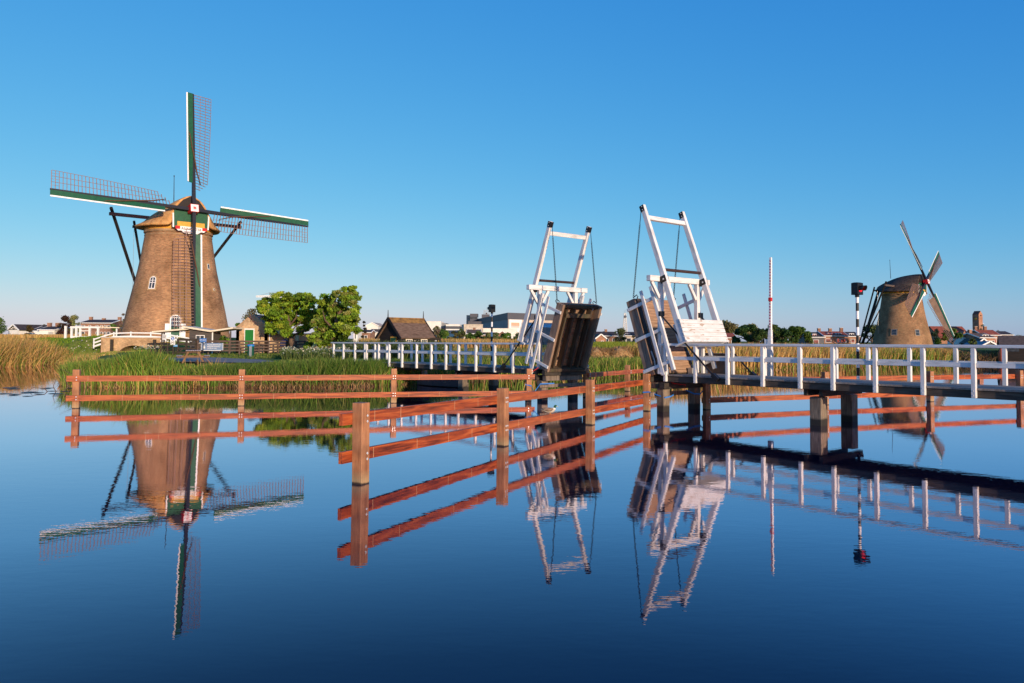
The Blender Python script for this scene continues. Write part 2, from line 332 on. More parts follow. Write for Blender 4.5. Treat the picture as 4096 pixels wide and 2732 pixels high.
def timber(name, a, b, w, h, mat, parent, up=(0, 0, 1), bevel=.012, ends=None, extra=None, w2=None, h2=None):
    """a straight timber as its own object; local X runs along it so that the grain does too"""
    a, b = Vector(a), Vector(b); L = (b-a).length; d = (b-a).normalized(); up = Vector(up)
    if abs(d.dot(up)) > .98: up = Vector((0, 1, 0)) if abs(d.y) < .9 else Vector((1, 0, 0))
    y = up.cross(d).normalized(); z = d.cross(y).normalized()
    mb = MB(); mb.bar((0, 0, 0), (L, 0, 0), w, h, mat, (0, 0, 1), w2, h2)
    if extra: extra(mb, L)
    o = mb.build(name, parent, bevel=bevel)
    mx = Matrix((( d.x, y.x, z.x, a.x), (d.y, y.y, z.y, a.y), (d.z, y.z, z.z, a.z), (0, 0, 0, 1)))
    o.matrix_local = mx
    return o

def copy_tree(o, parent=None):
    c = o.copy(); COL.objects.link(c)
    if parent is not None: c.parent = parent
    for ch in list(o.children): copy_tree(ch, c)
    return c

def text_mesh(name, txt, size, mat, parent, loc, rot=(R(90), 0, 0), align='CENTER', ext=.004):
    cu = bpy.data.curves.new(name, 'FONT'); cu.body = txt; cu.size = size; cu.align_x = align; cu.align_y = 'CENTER'; cu.extrude = ext; cu.resolution_u = 3
    tmp = bpy.data.objects.new(name+'_tmp', cu); COL.objects.link(tmp)
    dg = bpy.context.evaluated_depsgraph_get(); me = bpy.data.meshes.new_from_object(tmp.evaluated_get(dg))
    bpy.data.objects.remove(tmp)
    me.materials.clear(); me.materials.append(mat)
    o = bpy.data.objects.new(name, me); COL.objects.link(o); o.parent = parent; o.location = loc; o.rotation_euler = rot
    return o

# ------------------------------------------------------------------ foliage and blades (numpy)
def np_mesh(name, verts, faces_quads, tint, mat, parent=None, tris=None):
    """verts (n,3), quads (m,4), tris (k,3), tint (n,3) per vertex"""
    me = bpy.data.meshes.new(name)
    nq = 0 if faces_quads is None else len(faces_quads); nt_ = 0 if tris is None else len(tris)
    me.vertices.add(len(verts)); me.vertices.foreach_set('co', np.ascontiguousarray(verts, dtype=np.float32).ravel())
    loops = []
    if nq: loops.append(np.asarray(faces_quads).ravel())
    if nt_: loops.append(np.asarray(tris).ravel())
    loops = np.concatenate(loops).astype(np.int32)
    me.loops.add(len(loops)); me.loops.foreach_set('vertex_index', loops)
    me.polygons.add(nq+nt_)
    st = np.concatenate([np.arange(nq)*4, nq*4+np.arange(nt_)*3]).astype(np.int32)
    me.polygons.foreach_set('loop_start', st)
    me.update(calc_edges=True); me.validate()
    at_ = me.color_attributes.new('tint', 'FLOAT_COLOR', 'POINT')
    at_.data.foreach_set('color', np.concatenate([tint, np.ones((len(tint), 1))], 1).astype(np.float32).ravel())
    me.materials.append(mat)
    o = bpy.data.objects.new(name, me); COL.objects.link(o)
    if parent is not None: o.parent = parent
    return o

def palette(n, cols, weights=None, jit=.18):
    cols = np.array(cols, float); k = rng.choice(len(cols), n, p=weights)
    return np.clip(cols[k]*(1+jit*rng.standard_normal((n, 1)))*(1+.06*rng.standard_normal((n, 3))), .003, .9)

def blades(name, pts, h, w, cols, weights=None, lean=(0, 0), spread=.25, parent=None, droop=.0, heads=None):
    """grass or reed blades: 5-vertex bent strips. pts (n,3), h (n,), w scalar or (n,)"""
    n = len(pts); h = np.broadcast_to(h, (n,)); w = np.broadcast_to(w, (n,))
    ya = rng.uniform(0, math.pi, n); sx = np.stack([np.cos(ya), np.sin(ya), np.zeros(n)], 1)*w[:, None]/2
    le = np.stack([lean[0]+spread*rng.standard_normal(n), lean[1]+spread*rng.standard_normal(n), np.zeros(n)], 1)*h[:, None]
    up = np.zeros((n, 3)); up[:, 2] = h
    mid = pts+up*.55+le*.35; tip = pts+up*(1-droop*rng.random((n, 1)))+le
    V = np.stack([pts-sx, pts+sx, mid+sx*.8, mid-sx*.8, tip], 1).reshape(-1, 3)
    b = np.arange(n)[:, None]*5
    q = b+np.array([[0, 1, 2, 3]]); t = b+np.array([[3, 2, 4]])
    tint = np.repeat(palette(n, cols, weights), 5, 0)
    return np_mesh(name, V, q, tint, M['blade'], parent, t)

def leaf_cloud(name, centers, radii, n, size, cols, parent=None, weights=None, jit=.2, aspect=1.7, flat=.5, shell=.55):
    """n leaf-sized faces in a union of blobs; each blob gets a slightly different tone"""
    centers = np.array(centers, float); radii = np.array(radii, float)
    if radii.ndim == 1: radii = np.repeat(radii[:, None], 3, 1)
    vol = radii.prod(1)**(2/3); k = rng.choice(len(centers), n, p=vol/vol.sum())
    d = rng.standard_normal((n, 3)); d /= np.linalg.norm(d, axis=1)[:, None]
    rr = (shell+(1-shell)*rng.random(n))**.8; rr = np.where(rng.random(n) < .25, rng.random(n)**.5, rr)
    # lumpy surface so the outline is uneven
    lump = 1+.22*np.sin(d[:, 0]*7+k*1.7)*np.sin(d[:, 1]*6+k*.9)+.18*np.sin(d[:, 2]*9+k*2.3)
    P = centers[k]+d*radii[k]*(rr*lump)[:, None]
    nn = d*flat+rng.standard_normal((n, 3))*.75; nn /= np.linalg.norm(nn, axis=1)[:, None]
    a = np.cross(nn, rng.standard_normal((n, 3))); a /= np.linalg.norm(a, axis=1)[:, None]; b = np.cross(nn, a)
    s = size*(.6+.8*rng.random((n, 1)))
    V = np.stack([P-a*s*aspect/2, P+b*s/2, P+a*s*aspect/2, P-b*s/2], 1).reshape(-1, 3)
    q = np.arange(n)[:, None]*4+np.array([[0, 1, 2, 3]])
    ctone = palette(len(centers), cols, weights, jit)
    tint = np.clip(ctone[k]*(1+.16*rng.standard_normal((n, 1))), .004, .9)
    return np_mesh(name, V, q, np.repeat(tint, 4, 0), M['leaf'], parent)

GREENS = [(.060, .125, .018), (.085, .16, .022), (.045, .10, .016), (.11, .18, .030)]
DARKG = [(.030, .062, .016), (.045, .085, .020), (.060, .10, .025)]
OLIVE = [(.15, .15, .055), (.19, .18, .07), (.12, .13, .045)]
WILLOW = [(.115, .15, .045), (.15, .17, .06), (.09, .13, .035)]

def blob_crown(w, h, d, n, rmin=.22, rmax=.42, bottom=0.0):
    """random blob centres filling an uneven ellipsoid w x d x h standing on z=0"""
    c = []; r = []
    for i in range(n):
        th = random.uniform(0, 2*math.pi); f = random.random()**.9
        k = random.uniform(rmin, rmax)*min(w, h)*.55
        lat = max(w/2-k, .1)*math.sqrt(max(0, 1-(max(f-.35, 0)/.65)**2))*math.sqrt(random.uniform(.25, 1))
        c.append((lat*math.cos(th), lat*math.sin(th)*d/w, k*.8+(h-1.7*k)*f))
        r.append((k*1.1, k*1.1, k*.85))
    return c, r

def tree(label, px0, px1, py0, py1, Y, cols, n=1600, size=None, nblob=14, group=None, name='tree', cat='tree', trunk_h=.25, bark='bark', cover=None, weights=None, zbase=None, shell=.5, jit=.2):
    """a tree filling the photo box px0..px1 x py0..py1 at distance Y"""
    xc = X_at((px0+px1)/2, Y); zb = Z_at((px0+px1)/2, py1, Y) if zbase is None else zbase
    zt = Z_at((px0+px1)/2, py0, Y); w = abs(X_at(px1, Y)-X_at(px0, Y))*1.04; H = zt-zb
    t = thing(name, label, cat, (xc, Y, zb), 0, group)
    th = trunk_h*H
    mb = MB(); r0 = max(.06*w, .12)*.8
    mb.tube([(0, 0, -.3), (.02*w, 0, th*.6), (-.01*w, 0, th+.25*H), (.03*w, 0, th+.5*H)], [r0, r0*.8, r0*.5, r0*.15], M[bark], 7)
    for k in range(5):
        a = k*1.3+random.random(); z0 = th+.08*H*k*.6
        mb.tube([(0, 0, z0), (math.cos(a)*w*.17, math.sin(a)*w*.17, z0+.15*H), (math.cos(a)*w*.33, math.sin(a)*w*.33, z0+.28*H)], [r0*.45, r0*.28, r0*.08], M[bark], 5)
    mb.build('trunk', t, smooth=True)
    c, r = blob_crown(w, H-th, w, nblob)
    c = [(a, b, z+th) for a, b, z in c]
    leaf_cloud('crown', c, r, n, size or max(.16, w*.05), cols, t, weights, jit, shell=shell)
    return t

# ------------------------------------------------------------------ ground and water
SHORE = np.array([(-400, 10), (-120, 40), (-72, 52), (-52, 62), (-46.5, 68), (-46.5, 75), (-48.3, 81), (-46.2, 84.2), (-45, 86.6), (-40.6, 86.6), (-40.0, 84), (-42, 74.5), (-35.8, 62.6),
                  (-29, 50.5), (-25.2, 43.8), (-23, 42.9), (-19.5, 42.8), (-15, 43.2), (-11, 43.9), (-8.2, 45.6), (-5, 50), (-1, 53.5), (3, 55.5), (8, 58), (14, 63.5),
                  (20, 70), (27, 76.5), (35, 84), (45, 94), (57, 104), (62, 106.5), (66, 105), (74, 103.6), (110, 103.6), (400, 130)], float)
POLY = np.vstack([SHORE, [(400, -60), (-400, -60)]])
def shore_sd(x, y):
    """distance to the shoreline, positive on land"""
    x = np.asarray(x, float); y = np.asarray(y, float)
    d = np.full(x.shape, 1e9); ins = np.zeros(x.shape, bool)
    n = len(POLY)
    for i in range(n):
        ax, ay = POLY[i]; bx, by = POLY[(i+1) % n]
        if i < len(SHORE)-1:
            t = np.clip(((x-ax)*(bx-ax)+(y-ay)*(by-ay))/((bx-ax)**2+(by-ay)**2), 0, 1)
            d = np.minimum(d, np.hypot(x-ax-t*(bx-ax), y-ay-t*(by-ay)))
        c = ((ay > y) != (by > y)) & (x < (bx-ax)*(y-ay)/(by-ay+1e-12)+ax)
        ins ^= c
    return np.where(ins, -d, d)
def sstep(a, b, x):
    t = np.clip((x-a)/(b-a), 0, 1); return t*t*(3-2*t)
def base_h(x, y):
    h = 1.28+.9*sstep(60, 170, y)*sstep(-30, 10, x)                  # meadows rise a little with distance
    h = h+.25*sstep(75, 140, y)*sstep(-5, -20, x)
    mound = sstep(17, 9, np.hypot(x+41.5, y-95))                       # the mill stands on its own mound
    left = sstep(-45.5, -50, x)*sstep(50, 60, y)                       # left bank rises to the dike road
    h = h+left*1.1*sstep(2, 13, shore_sd_cache(x, y))
    h = np.maximum(h, 1.3+1.5*mound)
    return h
def shore_sd_cache(x, y): return shore_sd(x, y)
def ground_z(x, y):
    sd = shore_sd(x, y); b = base_h(x, y)
    z = np.where(sd > 0, b*sstep(-.15, 2.4, sd), np.maximum(-1.6, .55*sd))
    return z+np.where(sd > 1, .05*np.sin(x*1.7)*np.sin(y*1.3+x*.4), 0)

def make_ground():
    rows = 28*(1700/28)**(np.linspace(0, 1, 300)); ks = np.linspace(-1.35, 1.35, 300)
    Y, K = np.meshgrid(rows, ks, indexing='ij'); X = Y*K
    X = X+.0*Y
    Z = ground_z(X, Y)
    V = np.stack([X, Y, Z], -1).reshape(-1, 3); nx = len(ks)
    i = np.arange(len(rows)-1)[:, None]*nx+np.arange(nx-1)[None, :]
    q = np.stack([i, i+1, i+nx+1, i+nx], -1).reshape(-1, 4)
    keep = (V[q, 2].max(1) > -1.2); q = q[keep]
    m, nt, b = new_mat('meadow')
    ge = N(nt, 'ShaderNodeNewGeometry'); sp = N(nt, 'ShaderNodeSeparateXYZ'); nt.links.new(ge.outputs['Position'], sp.inputs[0])
    n1 = N(nt, 'ShaderNodeTexNoise'); n1.inputs['Scale'].default_value = .11; n1.inputs['Detail'].default_value = 6
    nt.links.new(ge.outputs['Position'], n1.inputs['Vector'])
    n2 = N(nt, 'ShaderNodeTexNoise'); n2.inputs['Scale'].default_value = 1.6; n2.inputs['Detail'].default_value = 8
    nt.links.new(ge.outputs['Position'], n2.inputs['Vector'])
    green = ramp(nt, [(.3, (.07, .10, .02)), (.5, (.13, .17, .03)), (.7, (.20, .21, .05))]); nt.links.new(n2.outputs['Fac'], green.inputs['Fac'])
    brown = ramp(nt, [(.3, (.13, .085, .035)), (.5, (.22, .155, .06)), (.7, (.19, .17, .05))]); nt.links.new(n2.outputs['Fac'], brown.inputs['Fac'])
    # mown rusty strip of last year's reed, then yellow-green meadow further out
    ad = N(nt, 'ShaderNodeMath', operation='MULTIPLY_ADD'); ad.inputs[1].default_value = 40
    nt.links.new(n1.outputs['Fac'], ad.inputs[0]); nt.links.new(sp.outputs['Y'], ad.inputs[2])
    mr = N(nt, 'ShaderNodeMapRange'); mr.inputs['From Min'].default_value = 118; mr.inputs['From Max'].default_value = 140
    mr.inputs['To Min'].default_value = 1; mr.inputs['To Max'].default_value = 0; nt.links.new(ad.outputs[0], mr.inputs['Value'])
    mr2 = N(nt, 'ShaderNodeMapRange'); mr2.inputs['From Min'].default_value = 84; mr2.inputs['From Max'].default_value = 94; nt.links.new(ad.outputs[0], mr2.inputs['Value'])
    ml = N(nt, 'ShaderNodeMath', operation='MULTIPLY'); nt.links.new(mr.outputs[0], ml.inputs[0]); nt.links.new(mr2.outputs[0], ml.inputs[1])
    mrx = N(nt, 'ShaderNodeMapRange'); mrx.inputs['From Min'].default_value = -16; mrx.inputs['From Max'].default_value = -8; nt.links.new(sp.outputs['X'], mrx.inputs['Value'])
    ml2 = N(nt, 'ShaderNodeMath', operation='MULTIPLY'); nt.links.new(ml.outputs[0], ml2.inputs[0]); nt.links.new(mrx.outputs[0], ml2.inputs[1])
    mx = N(nt, 'ShaderNodeMix', data_type='RGBA'); nt.links.new(ml2.outputs[0], mx.inputs['Factor'])
    nt.links.new(green.outputs[0], mx.inputs[6]); nt.links.new(brown.outputs[0], mx.inputs[7])
    # bare mud at the waterline
    mz = N(nt, 'ShaderNodeMapRange'); mz.inputs['From Min'].default_value = .08; mz.inputs['From Max'].default_value = .5; nt.links.new(sp.outputs['Z'], mz.inputs['Value'])
    mx2 = N(nt, 'ShaderNodeMix', data_type='RGBA'); nt.links.new(mz.outputs[0], mx2.inputs['Factor'])
    mx2.inputs[6].default_value = (.045, .028, .015, 1); nt.links.new(mx.outputs[2], mx2.inputs[7])
    nt.links.new(mx2.outputs[2], b.inputs['Base Color']); b.inputs['Roughness'].default_value = .95; b.inputs['Specular IOR Level'].default_value = .1
    bp = N(nt, 'ShaderNodeBump'); bp.inputs['Strength'].default_value = .8; bp.inputs['Distance'].default_value = .12
    nt.links.new(n2.outputs['Fac'], bp.inputs['Height']); nt.links.new(bp.outputs[0], b.inputs['Normal'])
    o = np_mesh('ground', V, q, np.ones((len(V), 3))*.2, m)
    o.data.polygons.foreach_set('use_smooth', [True]*len(o.data.polygons))
    tag(o, kind='structure')

def make_water():
    me = bpy.data.meshes.new('water'); me.from_pydata([(-420, -60, 0), (420, -60, 0), (420, 240, 0), (-420, 240, 0)], [], [(0, 1, 2, 3)])
    m, nt, b = new_mat('canal_water')
    ge = N(nt, 'ShaderNodeNewGeometry')
    def wave(scale, sx, sy, rot, detail, ht):
        mp = N(nt, 'ShaderNodeMapping'); mp.inputs['Scale'].default_value = (sx, sy, 1); mp.inputs['Rotation'].default_value = (0, 0, rot)
        nt.links.new(ge.outputs['Position'], mp.inputs['Vector'])
        nz = N(nt, 'ShaderNodeTexNoise'); nz.inputs['Scale'].default_value = scale; nz.inputs['Detail'].default_value = detail; nz.inputs['Roughness'].default_value = .45
        nt.links.new(mp.outputs[0], nz.inputs['Vector'])
        ml = N(nt, 'ShaderNodeMath', operation='MULTIPLY'); ml.inputs[1].default_value = ht; nt.links.new(nz.outputs['Fac'], ml.inputs[0])
        return ml.outputs[0]
    a = wave(3.4, .55, 1.2, R(8), 2, .0062); c = wave(.45, .6, 1.0, R(-14), 2, .014); d = wave(12, .5, 1.1, R(3), 2, .0030)
    s1 = N(nt, 'ShaderNodeMath', operation='ADD'); nt.links.new(a, s1.inputs[0]); nt.links.new(c, s1.inputs[1])
    s2 = N(nt, 'ShaderNodeMath', operation='ADD'); nt.links.new(s1.outputs[0], s2.inputs[0]); nt.links.new(d, s2.inputs[1])
    # calmer and rougher patches
    nz = N(nt, 'ShaderNodeTexNoise'); nz.inputs['Scale'].default_value = .07; nz.inputs['Detail'].default_value = 3; nt.links.new(ge.outputs['Position'], nz.inputs['Vector'])
    mr = N(nt, 'ShaderNodeMapRange'); mr.inputs['From Min'].default_value = .38; mr.inputs['From Max'].default_value = .65; mr.inputs['To Min'].default_value = .45; mr.inputs['To Max'].default_value = 1.15
    nt.links.new(nz.outputs['Fac'], mr.inputs['Value'])
    ml = N(nt, 'ShaderNodeMath', operation='MULTIPLY'); nt.links.new(s2.outputs[0], ml.inputs[0]); nt.links.new(mr.outputs[0], ml.inputs[1])
    bp = N(nt, 'ShaderNodeBump'); bp.inputs['Strength'].default_value = WAVE; bp.inputs['Distance'].default_value = 1.0
    nt.links.new(ml.outputs[0], bp.inputs['Height'])
    fr = N(nt, 'ShaderNodeFresnel'); fr.inputs['IOR'].default_value = 1.333; nt.links.new(bp.outputs[0], fr.inputs['Normal'])
    rp = ramp(nt, [(0, (0, 0, 0)), (.05, (.03,)*3), (.11, (.115,)*3), (.27, (.55,)*3), (.5, (.80,)*3), (1, (1, 1, 1))]); nt.links.new(fr.outputs[0], rp.inputs['Fac'])
    gl = N(nt, 'ShaderNodeBsdfGlossy'); gl.inputs['Roughness'].default_value = .008; gl.inputs['Color'].default_value = (1, .90, 1, 1); nt.links.new(bp.outputs[0], gl.inputs['Normal'])
    di = N(nt, 'ShaderNodeBsdfDiffuse'); di.inputs['Color'].default_value = (.0001, .0042, .026, 1)
    ms = N(nt, 'ShaderNodeMixShader'); nt.links.new(rp.outputs[0], ms.inputs[0]); nt.links.new(di.outputs[0], ms.inputs[1]); nt.links.new(gl.outputs[0], ms.inputs[2])
    out = [n for n in nt.nodes if n.type == 'OUTPUT_MATERIAL'][0]; nt.links.new(ms.outputs[0], out.inputs['Surface']); nt.nodes.remove(b)
    me.materials.append(m)
    o = bpy.data.objects.new('water', me); COL.objects.link(o); tag(o, kind='structure')
WAVE = .17
make_ground(); make_water()

def on_ground(x, y): return float(ground_z(np.array([x]), np.array([y]))[0])

# ------------------------------------------------------------------ light, sky, camera
SUN_DIR2 = (.50, -.866); SUN_EL = R(8.5)
sun = bpy.data.lights.new('sun', 'SUN'); sun.energy = 4.7; sun.angle = R(.53); sun.color = (1.0, .80, .58)
so = bpy.data.objects.new('sun', sun); COL.objects.link(so)
tosun = Vector((SUN_DIR2[0]*math.cos(SUN_EL), SUN_DIR2[1]*math.cos(SUN_EL), math.sin(SUN_EL)))
so.rotation_euler = tosun.to_track_quat('Z', 'Y').to_euler(); so.location = (60, -90, 60)
w = bpy.data.worlds.new('World'); S.world = w; w.use_nodes = True
nt = w.node_tree; bg = nt.nodes['Background']
sky = nt.nodes.new('ShaderNodeTexSky'); sky.sky_type = 'NISHITA'; sky.sun_disc = False
sky.sun_elevation = SUN_EL; sky.sun_rotation = math.atan2(SUN_DIR2[0], SUN_DIR2[1])
sky.air_density = 1.0; sky.dust_density = .25; sky.ozone_density = 3.0; sky.altitude = 0
BGS = .10
sep = nt.nodes.new('ShaderNodeSeparateColor'); cmb = nt.nodes.new('ShaderNodeCombineColor'); nt.links.new(sky.outputs[0], sep.inputs[0])
for k, (pw, gain) in enumerate(((1.45, 1.78), (.76, 1.06), (.30, .95))):     # clear deep-blue air: per-channel response of the sky
    m0 = nt.nodes.new('ShaderNodeMath'); m0.operation = 'MULTIPLY'; m0.inputs[1].default_value = BGS; nt.links.new(sep.outputs[k], m0.inputs[0])
    m1 = nt.nodes.new('ShaderNodeMath'); m1.operation = 'POWER'; m1.inputs[1].default_value = pw; nt.links.new(m0.outputs[0], m1.inputs[0])
    m2 = nt.nodes.new('ShaderNodeMath'); m2.operation = 'MULTIPLY'; m2.inputs[1].default_value = gain/BGS; nt.links.new(m1.outputs[0], m2.inputs[0])
    nt.links.new(m2.outputs[0], cmb.inputs[k])
nt.links.new(cmb.outputs[0], bg.inputs['Color']); bg.inputs['Strength'].default_value = BGS
cam = bpy.data.cameras.new('camera'); co = bpy.data.objects.new('camera', cam); COL.objects.link(co)
cam.sensor_width = 36; cam.sensor_fit = 'HORIZONTAL'; cam.lens = FPX/4096*36; cam.shift_y = -(1366-CY)/4096
cam.clip_start = .1; cam.clip_end = 6000
mx = Matrix.Identity(4)
for k in range(3): mx[k][0] = RT[k]; mx[k][1] = UP[k]; mx[k][2] = -_fw[k]
mx[2][3] = CAMZ; co.matrix_world = mx
S.camera = co
S.view_settings.view_transform = 'Standard'; S.view_settings.look = 'None'; S.view_settings.exposure = 0.10; S.view_settings.gamma = 1

# ------------------------------------------------------------------ red hardwood guide fences in the water
def fence(label, posts, up, lo, side, ext=(.45, .45), group='red timber guide fences standing in the water', bolts_on='post'):
    """posts: (x, y, top); rails at heights up/lo (interpolated pairs) on 'side' (+1 left of the direction, -1 right)"""
    x0, y0, _ = posts[0]
    t = thing('guide_fence', label, 'fence', (x0, y0, 0), 0, group)
    P = [Vector((x-x0, y-y0, 0)) for x, y, _ in posts]; n = len(P)
    d = (P[-1]-P[0]).normalized(); nrm = Vector((-d.y, d.x, 0))*side
    ang = math.atan2(d.y, d.x)
    PW, RTK, RH = .24, .085, .225
    tot = (P[-1]-P[0]).length
    for i, p in enumerate(P):
        mb = MB(); h = posts[i][2]
        mb.box((0, 0, (h-1.6)/2), (PW, PW, h+1.6), M['post_wood'])
        for zt in (lo, up):
            z = zt[0]+(zt[1]-zt[0])*(p-P[0]).length/tot
            ys = -side*(PW/2) if bolts_on == 'post' else side*(PW/2+RTK)
            for bx in ((-.045, .045) if 0 < i < n-1 else ((.045,) if i == 0 else (-.045,))):
                for bz in (-.055, .055):
                    yo = ys+(-side if bolts_on == 'post' else side)*.006
                    mb.box((bx, yo, z+bz), (.046, .016, .046), M['bolt'], Matrix.Rotation(.8, 3, 'Y'))
        o = mb.build('post', t, bevel=.012, loc=p, rot=(random.uniform(-.008, .008), random.uniform(-.008, .008), ang+random.uniform(-.03, .03)))
    off = nrm*(PW/2+RTK/2+.002)
    for zt in (up, lo):
        for i in range(n-1):
            a, b = P[i].copy(), P[i+1].copy()
            za = zt[0]+(zt[1]-zt[0])*(a-P[0]).length/tot; zb = zt[0]+(zt[1]-zt[0])*(b-P[0]).length/tot
            a += off; b += off; dd = (b-a).normalized()
            a = a-dd*(ext[0] if i == 0 else -.003); b = b+dd*(ext[1] if i == n-2 else -.003)
            a.z = za; b.z = zb
            marks = [random.uniform(.5, 1.3)+1.45*k_+random.uniform(-.25, .25) for k_ in range(4)]
            def streaks(m_, L, marks=marks):
                for x_ in marks:
                    if .2 < x_ < L-.2:
                        for sy in (-1, 1): m_.box((x_, sy*(RTK/2+.001), 0), (.014, .003, RH-.012), M['streak'])
                        if random.random() < .3: m_.box((x_+.06, RTK/2+.001, .03), (.018, .003, RH*.6), M['streak'])
            timber('rail', a, b, RTK, RH, M['rail_wood'], t, bevel=.008, extra=streaks)
    return t
fence('nearest red timber fence, its foremost post standing large in the open water', [(-2.91, 14.91, 1.56), (-.22, 20.25, 1.52), (2.62, 25.44, 1.49), (5.39, 30.52, 1.48)], (1.255, 1.13), (.53, .38), 1, (.42, .1))
fence('long red timber fence in front of the green reeds and the mill island', [(-17.08, 30.12, 1.52), (-11.16, 31.7, 1.50), (-5.16, 33.54, 1.50), (.77, 35.1, 1.48)], (1.17, 1.11), (.405, .37), -1, (.32, .25), bolts_on='rail')
fence('red timber fence seen under and through the right hand white bridge', [(7.98, 31.35, 1.45), (13.94, 34.1, 1.45), (19.84, 36.34, 1.43), (25.4, 38.3, 1.43), (31.0, 40.2, 1.43)], (1.13, 1.12), (.36, .36), 1, (.1, .4))
fence('short red timber fence running back through the gap between the raised leaves', [(3.65, 37.6, 1.44), (6.39, 42.25, 1.44), (9.12, 46.9, 1.44)], (1.09, 1.05), (.40, .36), -1, (.1, .4), bolts_on='rail')

# ------------------------------------------------------------------ double drawbridge
BU = np.array([-.632, .775]); BV = np.array([.775, .632]); VC = 24.88
def sv(s, v=VC): q = BU*s+BV*v; return float(q[0]), float(q[1])
BROT = math.atan2(.775, -.632)
def chain(name, a, b, parent, sag=0, link=.105, mat='black_steel', wire=.011):
    a, b = Vector(a), Vector(b); L = (b-a).length; n = max(3, int(L/(link*.72)))
    pts = []
    for i in range(n+1):
        t = i/n; p = a.lerp(b, t); p.z -= sag*4*t*(1-t); pts.append(p)
    mb = MB()
    for i in range(n):
        c = (pts[i]+pts[i+1])/2; d = (pts[i+1]-pts[i]).normalized()
        r0 = Vector((0, 1, 0)) if abs(d.y) < .9 else Vector((1, 0, 0))
        x = d.cross(r0).normalized(); y = x.cross(d).normalized()
        s_ = x if i % 2 else y; nn = y if i % 2 else x
        ring = []
        for k in range(8):
            q = 2*math.pi*k/8; ring.append(c+d*math.cos(q)*link*.55+s_*math.sin(q)*link*.30)
        vs = []
        for k in range(8):
            o = (ring[k]-c).normalized()
            for e in range(4):
                w_ = e*math.pi/2; vs.append(ring[k]+(o*math.cos(w_)+nn*math.sin(w_))*wire)
        fs = [(k*4+e, k*4+(e+1) % 4, ((k+1) % 8)*4+(e+1) % 4, ((k+1) % 8)*4+e) for k in range(8) for e in range(4)]
        mb.add(vs, fs, M[mat])
    return mb.build(name, parent, fix=False)

